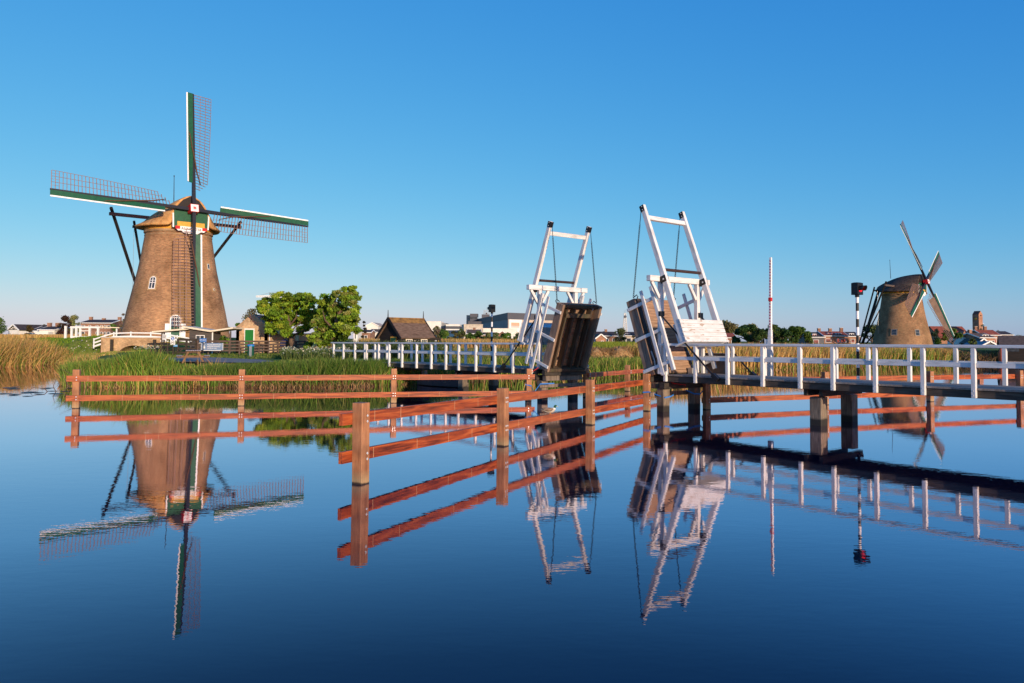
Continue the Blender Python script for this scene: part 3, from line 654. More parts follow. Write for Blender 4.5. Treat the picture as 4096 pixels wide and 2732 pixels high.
TILT = R(19.2); BT = R(20.5)
def bascule(label, s0, rot, cwmat):
    t = thing('drawbridge', label, 'drawbridge', (*sv(s0), 0), rot, 'raised halves of the white drawbridge')
    W = M['white']
    for y in (-1.16, 1.16):
        timber('portal_post', (.05, y, 1.48), (.05, y, 5.13), .18, .20, W, t, bevel=.015)
    timber('portal_beam', (.05, -1.9, 5.25), (.05, 1.9, 5.25), .22, .23, W, t, bevel=.015)
    for y, yy in ((-1.16, -1.72), (-1.16, -.62), (1.16, .62), (1.16, 1.72)):
        timber('knee_brace', (.05, yy, 5.13), (.05, y+(.1 if yy > y else -.1), 4.5), .11, .13, W, t, bevel=.01)
    pv = Vector((-.24, 0, 5.22)); bd = Vector((math.sin(BT), 0, math.cos(BT))); bn = Vector((math.cos(BT), 0, -math.sin(BT)))
    for y in (-1.25, 1.25):
        o = timber('balance_beam', pv-bd*2.62+Vector((0, y, 0)), pv+bd*3.28+Vector((0, y, 0)), .17, .26, W, t, up=bn, bevel=.015, w2=.15, h2=.20)
        mb = MB(); q = Matrix.Rotation(BT, 3, 'Y')
        mb.box(pv+bd*3.14+Vector((0, y, 0))+bn*.02, (.215, .19, .26), M['black_steel'], q)
        for bz in (-.07, .07):
            for yy in (-.1, .1): mb.box(pv+bd*(3.14+bz)+Vector((0, y+yy, 0)), (.04, .02, .04), M['bolt'], q)
        b1 = mb.build('end_bracket', t, bevel=.006)
        mb = MB(); mb.box(pv+Vector((.04, y, 0)), (.30, .20, .26), M['black_steel'], q)
        for yy in (-.105, .105): mb.box(pv+Vector((.0, y+yy, .0)), (.06, .02, .06), M['bolt'], q)
        mb.build('pivot_bracket', t, bevel=.006)
    timber('cross_beam', pv+bd*2.72+Vector((0, -1.165, 0)), pv+bd*2.72+Vector((0, 1.165, 0)), .13, .19, W, t, up=bd, bevel=.012)
    mb = MB(); mb.tube([pv+bd*.42+Vector((0, -1.165, 0)), pv+bd*.42+Vector((0, 1.165, 0))], .062, M['rust_steel'], 10); mb.build('steel_tube', t, smooth=False)
    # counterweight box between the tails, boards across its landward face
    q = Matrix.Rotation(BT, 3, 'Y'); mb = MB()
    mb.box(pv-bd*2.2+bn*.10, (.50, 2.32, .80), W, q)
    cw = mb.build('counterweight', t, bevel=.01)
    mb = MB()
    for k in range(5):
        mb.box(pv-bd*(1.84+k*.178)-bn*.165, (.035, 2.72, .163), cwmat, q)
    mb.build('board_cladding', cw, bevel=.006)
    mb = MB(); mb.box(pv-bd*2.66+bn*.08, (.60, 2.72, .07), W, q); mb.build('bottom_board', cw, bevel=.008)
    # the raised leaf (own frame: z along the leaf, x away from the deck face)
    lf = MB(); LL = 3.25
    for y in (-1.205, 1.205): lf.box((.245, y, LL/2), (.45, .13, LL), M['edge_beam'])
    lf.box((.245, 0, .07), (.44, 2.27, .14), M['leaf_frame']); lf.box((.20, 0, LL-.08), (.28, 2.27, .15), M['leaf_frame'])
    leaf = lf.build('bascule_leaf', t, bevel=.012, loc=(.28, 0, 1.46), rot=(0, TILT, 0))
    for y in (-.78, -.30, .30, .78):
        mb = MB(); mb.box((.20, y, 1.57), (.27, .10, 2.86), M['leaf_frame']); mb.build('joist', leaf, bevel=.008)
    mb = MB(); mb.box((.30, 0, 2.72), (.12, 1.66, .20), M['leaf_frame']); mb.build('header_beam', leaf, bevel=.008)
    mb = MB(); npl = 24
    for k in range(npl):
        h = (LL-.04)/npl; mb.box((-.005, 0, .03+h*(k+.5)), (.042, 2.26, h-.012), M['plank'])
    mb.build('planking', leaf)
    for y in (-1.10, 1.10):
        mb = MB(); mb.box((-.045, y, 1.78), (.03, .16, 2.5), M['black_steel']); mb.box((-.07, y, .6), (.06, .10, .5), M['black_steel'])
        mb.build('steel_strap', leaf, bevel=.006)
        mb = MB(); mb.tube([(-.06, y*1.06, .25), (-.1, y*1.06, .55), (-.06, y*1.06, .95)], .028, M['steel'], 8); mb.build('locking_bar', leaf)
    for y in (-1.2, 1.2):
        mb = MB(); mb.tube([(-.02, y, LL-.1), (-.16, y, LL+.02), (-.12, y, LL+.10), (.1, y, LL+.06)], .02, M['black_steel'], 6)
        mb.build('lifting_eye', leaf)
    for y in (-1, 1):
        for l in (.24, 1.56, 2.88):
            timber('leaf_rail_post', (.48, 1.312*y, l), (-.93, 1.312*y, l), .06, .135, W, leaf, bevel=.008,
                   extra=lambda m_, L: [m_.box((x_, s_*.032, 0), (.035, .012, .035), M['bolt']) for x_ in (.08, .2) for s_ in (-1, 1)])
        timber('leaf_handrail', (-1.01, 1.312*y, -.13), (-1.01, 1.312*y, 3.36), .11, .155, W, leaf, up=(1, 0, 0), bevel=.01)
        timber('leaf_mid_rail', (-.50, 1.367*y, -.18), (-.50, 1.367*y, 3.36), .048, .15, W, leaf, up=(1, 0, 0), bevel=.008)
    # chains from beam tips to the leaf
    for y in (-1.25, 1.25):
        tip = pv+bd*3.18+bn*.12+Vector((0, y, 0)); bot = Vector((.28, y*1.02, 1.46))+Vector((math.sin(TILT), 0, math.cos(TILT)))*(LL+.05)+Vector((math.cos(TILT), 0, -math.sin(TILT)))*.02
        mb = MB(); mid = tip.lerp(bot, .17); mb.tube([tip, mid], .014, M['black_steel'], 6); mb.build('chain_rod', t)
        chain('chain', mid, bot, t)
        # slack safety chain lying against the deck face, and the raking tie to the fixed deck
        a_ = Vector((-.02, y*.86, 3.75)); b_ = Vector((.62, y*.80, 2.2))
        chain('safety_chain', a_, b_, t, sag=.75, link=.09, wire=.009)
        st = MB(); st.tube([(-.02, y*1.02, 3.84), (-2.52, y*1.0, 1.50)], .036, M['black_steel'], 8)
        st.box((-.05, y*.99, 3.86), (.10, .26, .20), M['black_steel']); st.box((-2.58, y*.985, 1.46), (.30, .16, .16), M['black_steel'], Matrix.Rotation(R(-40), 3, 'Y'))
        st.build('tie_rod', t)
        hb = MB(); hb.box((.10, y*.70, 1.56), (.24, .26, .26), M['steel'])
        for zz in (-.07, .07): hb.box((.0, y*.70-.135, 1.56+zz), (.12, .02, .03), M['black_steel'])
        hb.build('hinge_block', t, bevel=.01)
    # the bearing beams and piles the half stands on
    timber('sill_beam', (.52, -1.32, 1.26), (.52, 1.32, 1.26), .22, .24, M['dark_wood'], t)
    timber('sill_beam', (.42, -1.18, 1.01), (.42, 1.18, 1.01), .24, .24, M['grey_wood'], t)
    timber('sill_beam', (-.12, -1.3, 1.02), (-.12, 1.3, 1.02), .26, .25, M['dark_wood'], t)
    for y in (-.98, .98):
        mb = MB(); mb.box((.08, y, -.28), (.36, .38, 2.36), M['pile']); mb.build('pile', t, bevel=.02)
    timber('brace_beam', (.40, -1.45, .66), (.40, 1.45, .66), .12, .16, M['grey_wood'], t)
    return t
bR = bascule('nearer half of the white drawbridge, showing its brown deck planks', 19.7, BROT, M['white_peel'])
bL = bascule('further half of the white drawbridge, showing the dark beamed underside of its leaf', 27.08, BROT+math.pi, M['white'])

def strap(label, pts, w=.05):
    mb = MB(); rows = [[(x, y, z-w/2), (x, y, z+w/2)] for x, y, z in pts]
    mb.sheet(rows, M['blue']); o = mb.build('tie_strap', fix=False); md = o.modifiers.new('s', 'SOLIDIFY'); md.thickness = .004; md.offset = 0
    return tag(o, label, 'strap')
q0 = Vector((5.39, 30.52, 0)); qd = Vector((.479, .878, 0)); qn = Vector((.878, -.479, 0))
def ringpts(c, z, r, tail):
    p = [c+qd*a*r+qn*b*r for a, b in ((-1, -1), (-1, 1), (1, 1))]
    return [(v.x, v.y, z+.03*math.sin(i*2.1)) for i, v in enumerate(p)]+tail
px_, py_ = sv(19.62, 23.86)
strap('blue lashing strap tied round the fence post and the bridge pile beside it', ringpts(q0, .74, .128, [(px_-.05, py_-.12, .56), (px_+.18, py_-.06, .60), (px_+.34, py_+.12, .66)]), .055)
fx, fy = sv(19.6, 25.5)
strap('blue lashing strap round the dark far pile of the nearer bridge half', [(fx-.30, fy-.20, .80), (fx+.02, fy-.24, .66), (fx+.30, fy-.10, .64), (fx+.50, fy+.1, .80)], .06)
lx, ly = .77, 35.1
strap('blue lashing strap on the end post of the long red fence', [(lx-.14, ly-.14, .76), (lx+.14, ly-.14, .70), (lx+.25, ly-.25, .40), (lx+.55, ly+.05, .78), (lx+1.2, ly+.2, .80)], .055)

# fixed spans
def span(label, s_a, s_b, zb0, zb1, posts_near, posts_far, bents, near_flag):
    sm = (s_a+s_b)/2
    t = thing('bridge_span', label, 'bridge', (*sv(sm), 0), BROT, 'fixed white railed spans of the bridge')
    def z(s): return zb0+(zb1-zb0)*(s-s_a)/(s_b-s_a)
    L = abs(s_b-s_a); sg = 1 if s_b > s_a else -1
    # deck of cross planks
    mb = MB(); n = int(L/.15)
    for k in range(n):
        s = s_a+sg*L*(k+.5)/n; mb.box((s-sm, 0, z(s)+.245), (L/n-.006, 2.32, .055), M['deck_top'])
    mb.build('deck', t)
    for y in (-1.05, -.35, .35, 1.05):
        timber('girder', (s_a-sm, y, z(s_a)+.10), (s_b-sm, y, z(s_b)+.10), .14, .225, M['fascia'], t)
    for side, posts in ((1, posts_near), (-1, posts_far)):         # local +y is towards the photographer
        y = 1.19*side
        for s in posts:
            timber('rail_post', (s-sm, y, z(s)), (s-sm, y, z(s)+1.40), .125, .115, M['white'], t, bevel=.008, up=(1, 0, 0),
                   extra=lambda m_, L_: [m_.box((x_, -.066, .0), (.03, .012, .03), M['bolt']) for x_ in (.07, .2)])
        e0, e1 = min(posts)-.35, max(posts)+.35
        timber('handrail', (e0-sm, y, z(e0)+1.445), (e1-sm, y, z(e1)+1.445), .15, .09, M['white'], t, bevel=.014)
        timber('mid_rail', (e0+.2-sm, y-.012*side, z(e0)+.92), (e1-.2-sm, y-.012*side, z(e1)+.92), .055, .135, M['white'], t, bevel=.008)
    for s, dv in bents:
        for y in (-1.47, .60):
            mb = MB(); mb.box((s-sm, y, -.2), (.42, .42, 2.3), M['pile']); mb.build('pile', t, bevel=.02)
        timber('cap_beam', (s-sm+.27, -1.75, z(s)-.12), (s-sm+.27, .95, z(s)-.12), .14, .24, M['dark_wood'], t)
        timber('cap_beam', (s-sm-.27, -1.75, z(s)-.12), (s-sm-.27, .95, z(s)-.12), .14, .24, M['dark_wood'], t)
    return t
near_r = [19.49, 18.05, 16.62, 15.18, 13.77, 12.62, 11.25, 9.84, 8.48, 7.1, 5.7, 4.3, 2.9, 1.5, .1, -1.3, -2.7, -4.1, -5.5, -6.9]
span('nearer fixed bridge span with white railings leaving the photo on the right', 19.5, -7.5, 1.20, 1.31, near_r, near_r, [(13.45, 0), (6.3, 0), (-.8, 0)], True)
near_l = [27.55, 28.95, 30.4, 31.99, 33.54, 34.75, 36.2, 37.75, 39.35, 40.85, 42.15, 43.7, 45.28, 46.9, 48.35]
span('further fixed bridge span with white railings reaching the left bank beside the trees', 27.3, 48.6, 1.17, 1.06, near_l, near_l, [(33.9, 0), (41.2, 0), (45.2, 0)], False)

# ------------------------------------------------------------------ signals, barrier, cabinets on the bridge
def signal(label, s, v, ztop, face, lens):
    x, y = sv(s, v)
    t = thing('signal_light', label, 'signal light', (x, y, 0), 0, 'bridge signal lights on striped poles')
    mb = MB(); zb = 1.05; n = 12; h = (ztop-.42-zb)/n
    for k in range(n):
        mb.tube([(0, 0, zb+h*k), (0, 0, zb+h*(k+1))], .052, M['white_clean'] if k % 2 else M['black'], 12, cap=False)
    mb.build('pole', t, smooth=True, fix=False)
    mb = MB(); mb.box((0, -.02, 1.15), (.18, .3, .12), M['black_steel']); mb.tube([(0, 0, ztop-.5), (0, 0, ztop-.40)], .075, M['black'], 10); mb.build('pole_bracket', t)
    mb = MB(); q = Matrix.Rotation(face, 3, 'Z')
    mb.box((0, 0, ztop-.21), (.27, .30, .42), M['black'], q)
    for k in range(4): mb.box(q @ Vector((0, -.11+.07*k, 0))+Vector((0, 0, ztop+.006)), (.2, .03, .018), M['black'], q)
    hd = mb.build('lamp_housing', t, bevel=.02)
    mb = MB(); c = q @ Vector((.137, 0, 0))+Vector((0, 0, ztop-.22))
    ring = []
    for k in range(20):
        a = 2*math.pi*k/20; ring.append(c+q @ Vector((0, math.cos(a)*.105, 0))+Vector((0, 0, math.sin(a)*.105)))
    mb.add(ring+[c+q @ Vector((.03, 0, 0))], [(k, (k+1) % 20, 20) for k in range(20)], M['signal_glass'])
    mb.build('lens', hd, smooth=True, fix=False)
    mb = MB(); rows = []
    for r_, x_ in ((.118, .13), (.118, .30)):
        rows.append([tuple(q @ Vector((x_+(.06*math.sin(a) if x_ > .2 else 0), math.cos(a)*r_, 0))+Vector((0, 0, ztop-.22+math.sin(a)*r_))) for a in np.linspace(R(-28), R(208), 16)])
    mb.sheet(rows, M['black']); vo = mb.build('visor', hd, smooth=True, fix=False)
    md = vo.modifiers.new('s', 'SOLIDIFY'); md.thickness = .008
    return t
ux = math.atan2(-BU[1], -BU[0])
signal('striped signal pole with a red lens under its black hood, beside the right mill', 13.12, 26.35, 4.87, ux-R(9), True)
signal('striped signal pole seen from behind its black hood, on the left hand span', 34.1, 26.35, 4.76, ux+math.pi-R(4), True)

x, y = sv(16.62, 26.45)
t = thing('barrier_boom', 'raised white barrier boom with red arrow marks behind the right railing', 'barrier', (x, y, 0), BROT)
mb = MB(); mb.box((0, 0, 1.75), (.17, .2, 1.45), M['white']); mb.build('barrier_post', t, bevel=.02)
mb = MB(); mb.bar((0, .02, 2.4), (-.03, .02, 3.25), .20, .13, M['white'], (0, 1, 0), .12, .12); mb.bar((-.03, .02, 3.25), (-.06, .02, 6.05), .105, .085, M['white_clean'], (0, 1, 0), .09, .07)
bo = mb.build('boom', t, bevel=.006)
mb = MB()
for k in range(26):
    z = 3.12+k*.111
    for dz, w_ in ((0, .058), (.022, .040), (.042, .020)): mb.box((-.035-.001*k, .0662-.0003*k, z+dz), (w_, .004, .021), M['red'])
mb.build('arrow_mark', bo)
mb = MB(); mb.box((-.06, .06, 4.42), (.12, .12, .14), M['red']); mb.build('warning_lamp', bo, bevel=.01)
mb = MB(); mb.box((.15, .0, 2.6), (.12, .14, .55), M['white']); mb.build('counterweight', t, bevel=.01)

def cabinet(label, s, v, size, mat, z0):
    x, y = sv(s, v); t = thing('control_cabinet', label, 'cabinet', (x, y, z0), BROT)
    mb = MB(); mb.box((0, 0, size[2]/2), size, M[mat]); mb.build('housing', t, bevel=.02)
    mb = MB(); mb.box((0, 0, size[2]+.02), (size[0]+.08, size[1]+.08, .05), M[mat]); mb.build('lid', t, bevel=.01)
    mb = MB(); mb.box((-.02, size[1]/2+.006, size[2]/2), (size[0]*.9, .012, size[2]*.86), M[mat]); dd = mb.build('door', t, bevel=.004)
    mb = MB(); mb.box((size[0]*.35, size[1]/2+.03, size[2]*.5), (.03, .04, .14), M['black_steel']); mb.build('handle', dd)
    mb = MB(); mb.box((0, 0, -.06), (size[0]*.9, size[1]*.9, .12), M['dark_wood']); mb.build('base', t)
M['salmon'] = plain('salmon_print', (.68, .36, .25), .7); M['pale_grey'] = plain('pale_grey_print', (.52, .50, .48), .7)
M['cab_brown'] = plain('brown_cabinet', (.20, .125, .085), .6); M['cab_grey'] = plain('grey_cabinet', (.16, .17, .19), .5)
cabinet('brown steel cabinet behind the railing beside the nearer drawbridge half', 19.25, 26.6, (1.15, .4, .95), 'cab_brown', 1.3)
cabinet('grey steel cabinet behind the railing of the left hand span', 47.4, 26.6, (.95, .45, 1.15), 'cab_grey', 1.05)
mb = MB()
x, y = sv(20.0, 23.95)
mb.tube([(x+.0, y-.1, 1.62), (x+.12, y-.32, 1.35), (x+.45, y-.45, 1.12), (x+.95, y-.40, 1.05)], .016, M['red'], 6)
tag(mb.build('cable', smooth=True), 'thin dark red cable hanging from the hinge of the nearer drawbridge half', 'cable')
x, y = sv(27.0, 24.0)
mb = MB(); mb.tube([(x-.05, y-.15, 1.72), (x-.35, y-.3, 1.45), (x-.75, y-.4, 1.2), (x-1.0, y-.5, 1.05)], .016, M['red'], 6)
tag(mb.build('cable', smooth=True), 'thin dark red cable hanging from the hinge of the further drawbridge half', 'cable')

# ------------------------------------------------------------------ windmills
def uv_lathe(name, prof, mat, parent, n=72):
    """round brick wall with its own UVs in metres (u round the wall, v up)"""
    me = bpy.data.meshes.new(name); vs = []; fs = []; uvs = []
    for i, (r, z) in enumerate(prof):
        for k in range(n): vs.append((r*math.cos(2*math.pi*k/n), r*math.sin(2*math.pi*k/n), z))
    for i in range(len(prof)-1):
        for k in range(n):
            k2 = (k+1) % n; fs.append((i*n+k, i*n+k2, (i+1)*n+k2, (i+1)*n+k))
            for (a, b) in ((k, i), (k+1, i), (k+1, i+1), (k, i+1)): uvs.append((a/n*2*math.pi*4.8, prof[b][1]))
    me.from_pydata(vs, [], fs); ul = me.uv_layers.new(name='UVMap'); ul.data.foreach_set('uv', np.array(uvs, np.float32).ravel())
    me.polygons.foreach_set('use_smooth', [True]*len(me.polygons)); me.materials.append(mat)
    o = bpy.data.objects.new(name, me); COL.objects.link(o); o.parent = parent
    return o

TOWER = [(6.75, -2.2), (6.45, 0), (6.05, 1.8), (5.62, 4.0), (5.0, 6.8), (4.55, 8.8), (4.2, 10.8), (3.95, 12.5), (3.78, 13.55)]   # radius, height above base (base = Z 2.1)
def tower_r(z):
    for (r0, z0), (r1, z1) in zip(TOWER, TOWER[1:]):
        if z0 <= z <= z1: return r0+(r1-r0)*(z-z0)/(z1-z0)
    return TOWER[-1][0]

def windmill(label, loc, rz, rot, tilt, RL, brick, thatch, cloth=(), front=True, openings=()):
    t = thing('windmill', label, 'windmill', loc, rz)
    tw = uv_lathe('tower', TOWER, brick, t)
    # corbelled brick bands, ochre curb ring
    mb = MB()
    mb.lathe([(3.80, 13.02), (3.90, 13.08), (3.90, 13.22), (3.80, 13.28)], brick, 72, cap=False); mb.lathe([(3.80, 13.36), (3.97, 13.46), (3.97, 13.72), (3.78, 13.76)], brick, 72, cap=False)
    mb.build('cornice', tw, smooth=False, fix=False)
    mb = MB(); mb.lathe([(3.80, 13.70), (3.86, 13.78), (3.86, 14.42), (3.2, 14.45)], M['yellow'], 64, cap=False); mb.build('curb_ring', t, smooth=True, fix=False)
    # windows and doors on the wall: (angle from front, z, width, height, kind)
    for a, z, w_, h_, kind in openings:
        a = R(a); r = tower_r(z); sl = math.atan2(tower_r(z-.5)-tower_r(z+.5), 1.0)
        q = Matrix.Rotation(a, 4, 'Z') @ Matrix.Translation((0, -r, z)) @ Matrix.Rotation(-sl, 4, 'X')
        arch = kind in ('arch', 'door', 'dark_door')
        def outline(w, h, n=9):
            p = [(-w/2, -h/2), (w/2, -h/2)]
            if arch: p += [(w/2*math.cos(x), h/2-w/2+w/2*math.sin(x)) for x in np.linspace(0, math.pi, n)]
            else: p += [(w/2, h/2), (-w/2, h/2)]
            return p
        nm = 'door' if 'door' in kind else 'window'
        fr = MB(); fr.prism(outline(w_+.42, h_+.36), -.03, .10, M['plaster'] if kind in ('arch', 'small') else brick, 'y')
        fr.prism(outline(w_+.06, h_+.05), -.05, .10, (M['tar'] if kind == 'dark_door' else (M['clad_grey'] if kind == 'plain' else M['white_clean'])), 'y')
        o = fr.build(nm, tw); o.matrix_local = q
        pn = MB()
        if kind == 'door':
            pn.prism(outline(w_*.80, h_*.95), -.075, .0, M['green_paint'], 'y')
            g = pn.build('leaf', o)
            mb = MB(); mb.prism([(x_, z_+h_*.25) for x_, z_ in outline(w_*.8, h_*.42)], -.085, -.07, M['glass'], 'y'); mb.build('fanlight', o)
            mb = MB()
            for k in range(4): mb.box((-w_*.3+w_*.2*k, -.10, h_*.27), (.05, .02, h_*.38), M['white_clean'])
            for k in range(3): mb.box((0, -.10, h_*.12+h_*.14*k), (w_*.8, .02, .05), M['white_clean'])
            mb.build('glazing_bar', o)
            for sx in (-1, 1):
                mb = MB(); mb.box((sx*w_*.75, -.12, -h_*.16), (w_*.42, .06, h_*.66), M['white_clean']); mb.build('shutter', o)
        elif kind == 'dark_door':
            pn.prism(outline(w_*.95, h_*.97), -.06, .0, M['black'], 'y'); pn.build('opening', o)
            mb = MB(); mb.prism([(x_+w_*.95, z_) for x_, z_ in outline(w_*.95, h_*.97)], -.16, -.10, M['green_paint'], 'y'); mb.build('leaf', o)
        else:
            pn.prism(outline(w_*.86, h_*.90), -.065, .0, M['glass'], 'y'); pn.build('pane', o)
            if kind != 'small':
                mb = MB(); mb.box((0, -.08, 0), (.07, .03, h_*.94), M['white_clean']); mb.box((0, -.08, 0), (w_*.9, .03, .07), M['white_clean']); mb.box((0, -.08, h_*.18), (w_*.9, .03, .06), M['white_clean'])
                if kind == 'plain': mb = MB(); mb.box((0, -.08, 0), (w_*.9, .03, .05), M['clad_grey'])
                mb.build('glazing_bar', o)
    # thatched cap: cross-sections from front (y<0) to back
    def sec(y, wb, zb, wm, zm, wt, zt, za):
        h = [(wb, zb), (wm*1.0, zb+(zm-zb)*.5), (wm*.93, zm), (wt, zt), (wt*.45, (zt+za)/2+.12*(za-zt)), (.0, za)]
        pts = [(-x, y, z) for x, z in h]+[(x, y, z) for x, z in h[-2::-1]]
        return pts
    rows = [sec(-4.2, 2.25, 13.95, 2.2, 15.4, 1.5, 16.85, 17.75), sec(-3.0, 3.75, 14.1, 3.15, 15.4, 1.75, 16.8, 17.85), sec(-1.0, 4.85, 14.12, 3.8, 15.3, 1.9, 16.6, 17.65),
            sec(.8, 5.0, 14.12, 3.9, 15.15, 1.75, 16.4, 17.3), sec(2.6, 4.3, 14.15, 3.3, 14.95, 1.4, 15.95, 16.6), sec(4.1, 2.7, 14.2, 2.1, 14.8, .8, 15.5, 15.95), sec(4.9, 1.0, 14.3, .8, 14.8, .3, 15.2, 15.4)]
    mb = MB(); mb.sheet(rows, thatch)
    mb.add([rows[-1][0]] + list(rows[-1][1:]), [tuple(range(len(rows[-1])))], thatch)
    cap = mb.build('cap', t, smooth=True, fix=False); sd = cap.modifiers.new('sub', 'SUBSURF'); sd.levels = 2; sd.render_levels = 2
    so_ = cap.modifiers.new('thick', 'SOLIDIFY'); so_.thickness = .28; so_.offset = 0
    # front of the cap: weatherboard, green and ochre panels, date board
    fp = [(-1.95, 13.75), (-2.0, 15.4), (-1.65, 16.3), (-.95, 17.2), (0, 17.75), (.95, 17.2), (1.65, 16.3), (2.0, 15.4), (1.95, 13.75)]
    mb = MB(); mb.prism(fp, -4.27, -4.0, M['tar'], 'y'); ff = mb.build('cap_front', t)
    mb = MB(); mb.prism([(-1.93, 13.85), (-1.97, 15.85), (1.97, 15.85), (1.93, 13.85)], -4.32, -4.25, M['green_paint'], 'y'); mb.build('green_panel', ff)
    mb = MB(); mb.prism([(-1.6, 13.9), (-1.6, 14.55), (1.6, 14.55), (1.6, 13.9)], -4.38, -4.31, M['yellow'], 'y'); mb.build('ochre_panel', ff)
    for sx in (-1, 1):
        mb = MB(); mb.prism([(sx*1.95, 13.8), (sx*2.0, 15.5), (sx*2.16, 15.5), (sx*2.10, 13.8)], -4.36, -4.1, M['white_clean'], 'y'); mb.build('edge_board', ff)
    sc = [(-1.8, 13.98), (-1.8, 13.72), (-1.5, 13.42), (-1.15, 13.46), (-.8, 13.20), (-.4, 13.12), (0, 13.22), (.4, 13.12), (.8, 13.20), (1.15, 13.46), (1.5, 13.42), (1.8, 13.72), (1.8, 13.98)]
    mb = MB(); mb.prism(sc, -4.46, -4.37, M['white_clean'], 'y'); bd_ = mb.build('date_board', ff)
    for sx in (-1, 1):
        mb = MB(); mb.prism([(sx*1.84, 13.62), (sx*1.84, 13.98), (sx*1.30, 13.98), (sx*1.30, 13.62)], -4.50, -4.45, M['red'], 'y'); mb.build('red_block', bd_)
    if front: text_mesh('lettering', 'ANNO 1738', .44, M['black'], bd_, (0, -4.475, 13.70))
    # windshaft and its boxed head with the star
    hub = Vector((0, -5.0, 16.06)); Tm = Matrix.Rotation(-tilt, 4, 'X')
    def rt(p): v = Tm @ Vector(p); return tuple(v+hub)
    mb = MB(); mb.tube([rt((0, 3.6, 0)), rt((0, .2, 0))], [.34, .36], M['black_steel'], 12); ws = mb.build('windshaft', t)
    mb = MB(); q = Tm.to_3x3(); mb.box(rt((0, -.05, 0)), (.98, .95, .92), M['white_clean'], q)
    for sx in (-1, 1): mb.box(rt((sx*.47, -.05, 0)), (.07, .98, .95), M['red'], q)
    for sz in (-1, 1): mb.box(rt((0, -.05, sz*.45)), (1.0, .98, .05), M['red'], q)
    hb = mb.build('shaft_head', t, bevel=.02)
    st = []
    for k in range(16):
        a = math.pi*k/8; r_ = .34 if k % 2 == 0 else .10; st.append(rt((math.sin(a)*r_, -.545, math.cos(a)*r_)))
    mb = MB(); mb.add(st+[rt((0, -.56, 0))], [(k, (k+1) % 16, 16) for k in range(16)], M['red']); mb.build('star', hb, fix=False)
    # four sails
    for i in range(4):
        ph = rot+i*math.pi/2; dy = -.18 if i % 2 == 0 else .20
        rad = Vector((math.sin(ph), 0, math.cos(ph))); tan = Vector((math.cos(ph), 0, -math.sin(ph)))
        def P(l, w_, d=0): return rt(rad*l+tan*w_+Vector((0, dy+d, 0)))
        mb = MB(); mb.bar(P(0, 0), P(RL, 0), .40, .40, M["stock"], Tm.to_3x3() @ Vector((0, -1, 0)), .17, .15)
        sail = mb.build('sail', t)
        NL = 34; l0, l1 = 2.6, RL-.12
        def tw_(l): return R(27)*max(0, 1-(l-l0)/(l1-l0))**1.2+R(4)
        def lat(l, w_):                                                # point on the twisted lattice plane
            a = tw_(l); return P(l, .10+w_*math.cos(a), -.05+w_*math.sin(a))
        # leading board: green with a white outer strip
        for nm, wa, wb, mm, lo, hi in (('leading_board', .10, .70, M['green_paint'], 3.2, RL), ('edge_strip', .70, .87, M['white_clean'], 3.25, RL-.02)):
            mb = MB(); rowsA = []
            for k in range(9):
                l = lo+(hi-lo)*k/8; a = tw_(max(l, l0))*.55
                rowsA.append([P(l, -wa*math.cos(a), -.10-wa*math.sin(a)), P(l, -wb*math.cos(a), -.10-wb*math.sin(a))])
            mb.sheet(rowsA, mm); ob = mb.build(nm, sail, fix=False); md = ob.modifiers.new('s', 'SOLIDIFY'); md.thickness = .05; md.offset = 0
        mb = MB(); W_ = 2.12
        for k in range(NL):
            l = l0+(l1-l0)*k/(NL-1); wk = W_ if k > 2 else W_*(.45+.2*k)
            mb.bar(lat(l, -.05), lat(l, wk), .065, .06, M['lath'])
        for f_ in (.36, .68, 1.0):
            ks = range(0 if f_ < .5 else (2 if f_ < .8 else 3), NL-1)
            for k in ks:
                la = l0+(l1-l0)*k/(NL-1); lb = l0+(l1-l0)*(k+1)/(NL-1); mb.bar(lat(la, W_*f_), lat(lb, W_*f_), .06, .04, M['lath'])
        for f_ in (.18, .52, .84):
            for k in range(NL-3, NL-1):
                la = l0+(l1-l0)*k/(NL-1); lb = l0+(l1-l0)*(k+1)/(NL-1); mb.bar(lat(la, W_*f_), lat(lb, W_*f_), .035, .03, M['lath'])
        mb.build('lattice', sail, fix=False)
        if i in cloth:
            mb = MB(); rr = []
            for k in range(16):
                l = l0+.9+(l1-l0-2.6)*k/15; bulge = .16*math.sin(math.pi*k/15)
                wmax = W_*(.82-.10*abs(k/15-.4))*(1 if k < 13 else (1-.25*(k-12)))
                rr.append([Vector(lat(l, .05+wmax*j/5))+Tm @ Vector((0, -.07-bulge*math.sin(math.pi*j/5), 0)) for j in range(6)])
            mb.sheet(rr, M['cloth']); mb.build('sail_cloth', sail, smooth=True, fix=False)
        else:
            mb = MB(); mb.tube([P(3.1, .8, -.1), P(4.6, .30, -.22), P(6.2, .05, -.28), P(7.8, -.25, -.26), P(9.4, -.5, -.26), P(9.7, -.62, -.2)], [.05, .09, .085, .07, .06, .03], M['rope'], 6)
            mb.build('rolled_cloth', sail, smooth=True)
    # tail: cross beams through the cap and braces down to the tail foot
    foot = Vector((0, 9.2, .9))
    mb = MB(); mb.bar((-7.9, .15, 15.25), (7.9, .15, 15.25), .34, .38, M['grey_beam'], (0, 0, 1)); mb.build('long_cross_beam', t, bevel=.02)
    mb = MB(); mb.bar((-4.3, 4.0, 14.5), (4.3, 4.0, 14.5), .30, .32, M['tar'], (0, 0, 1)); mb.build('short_cross_beam', t, bevel=.02)
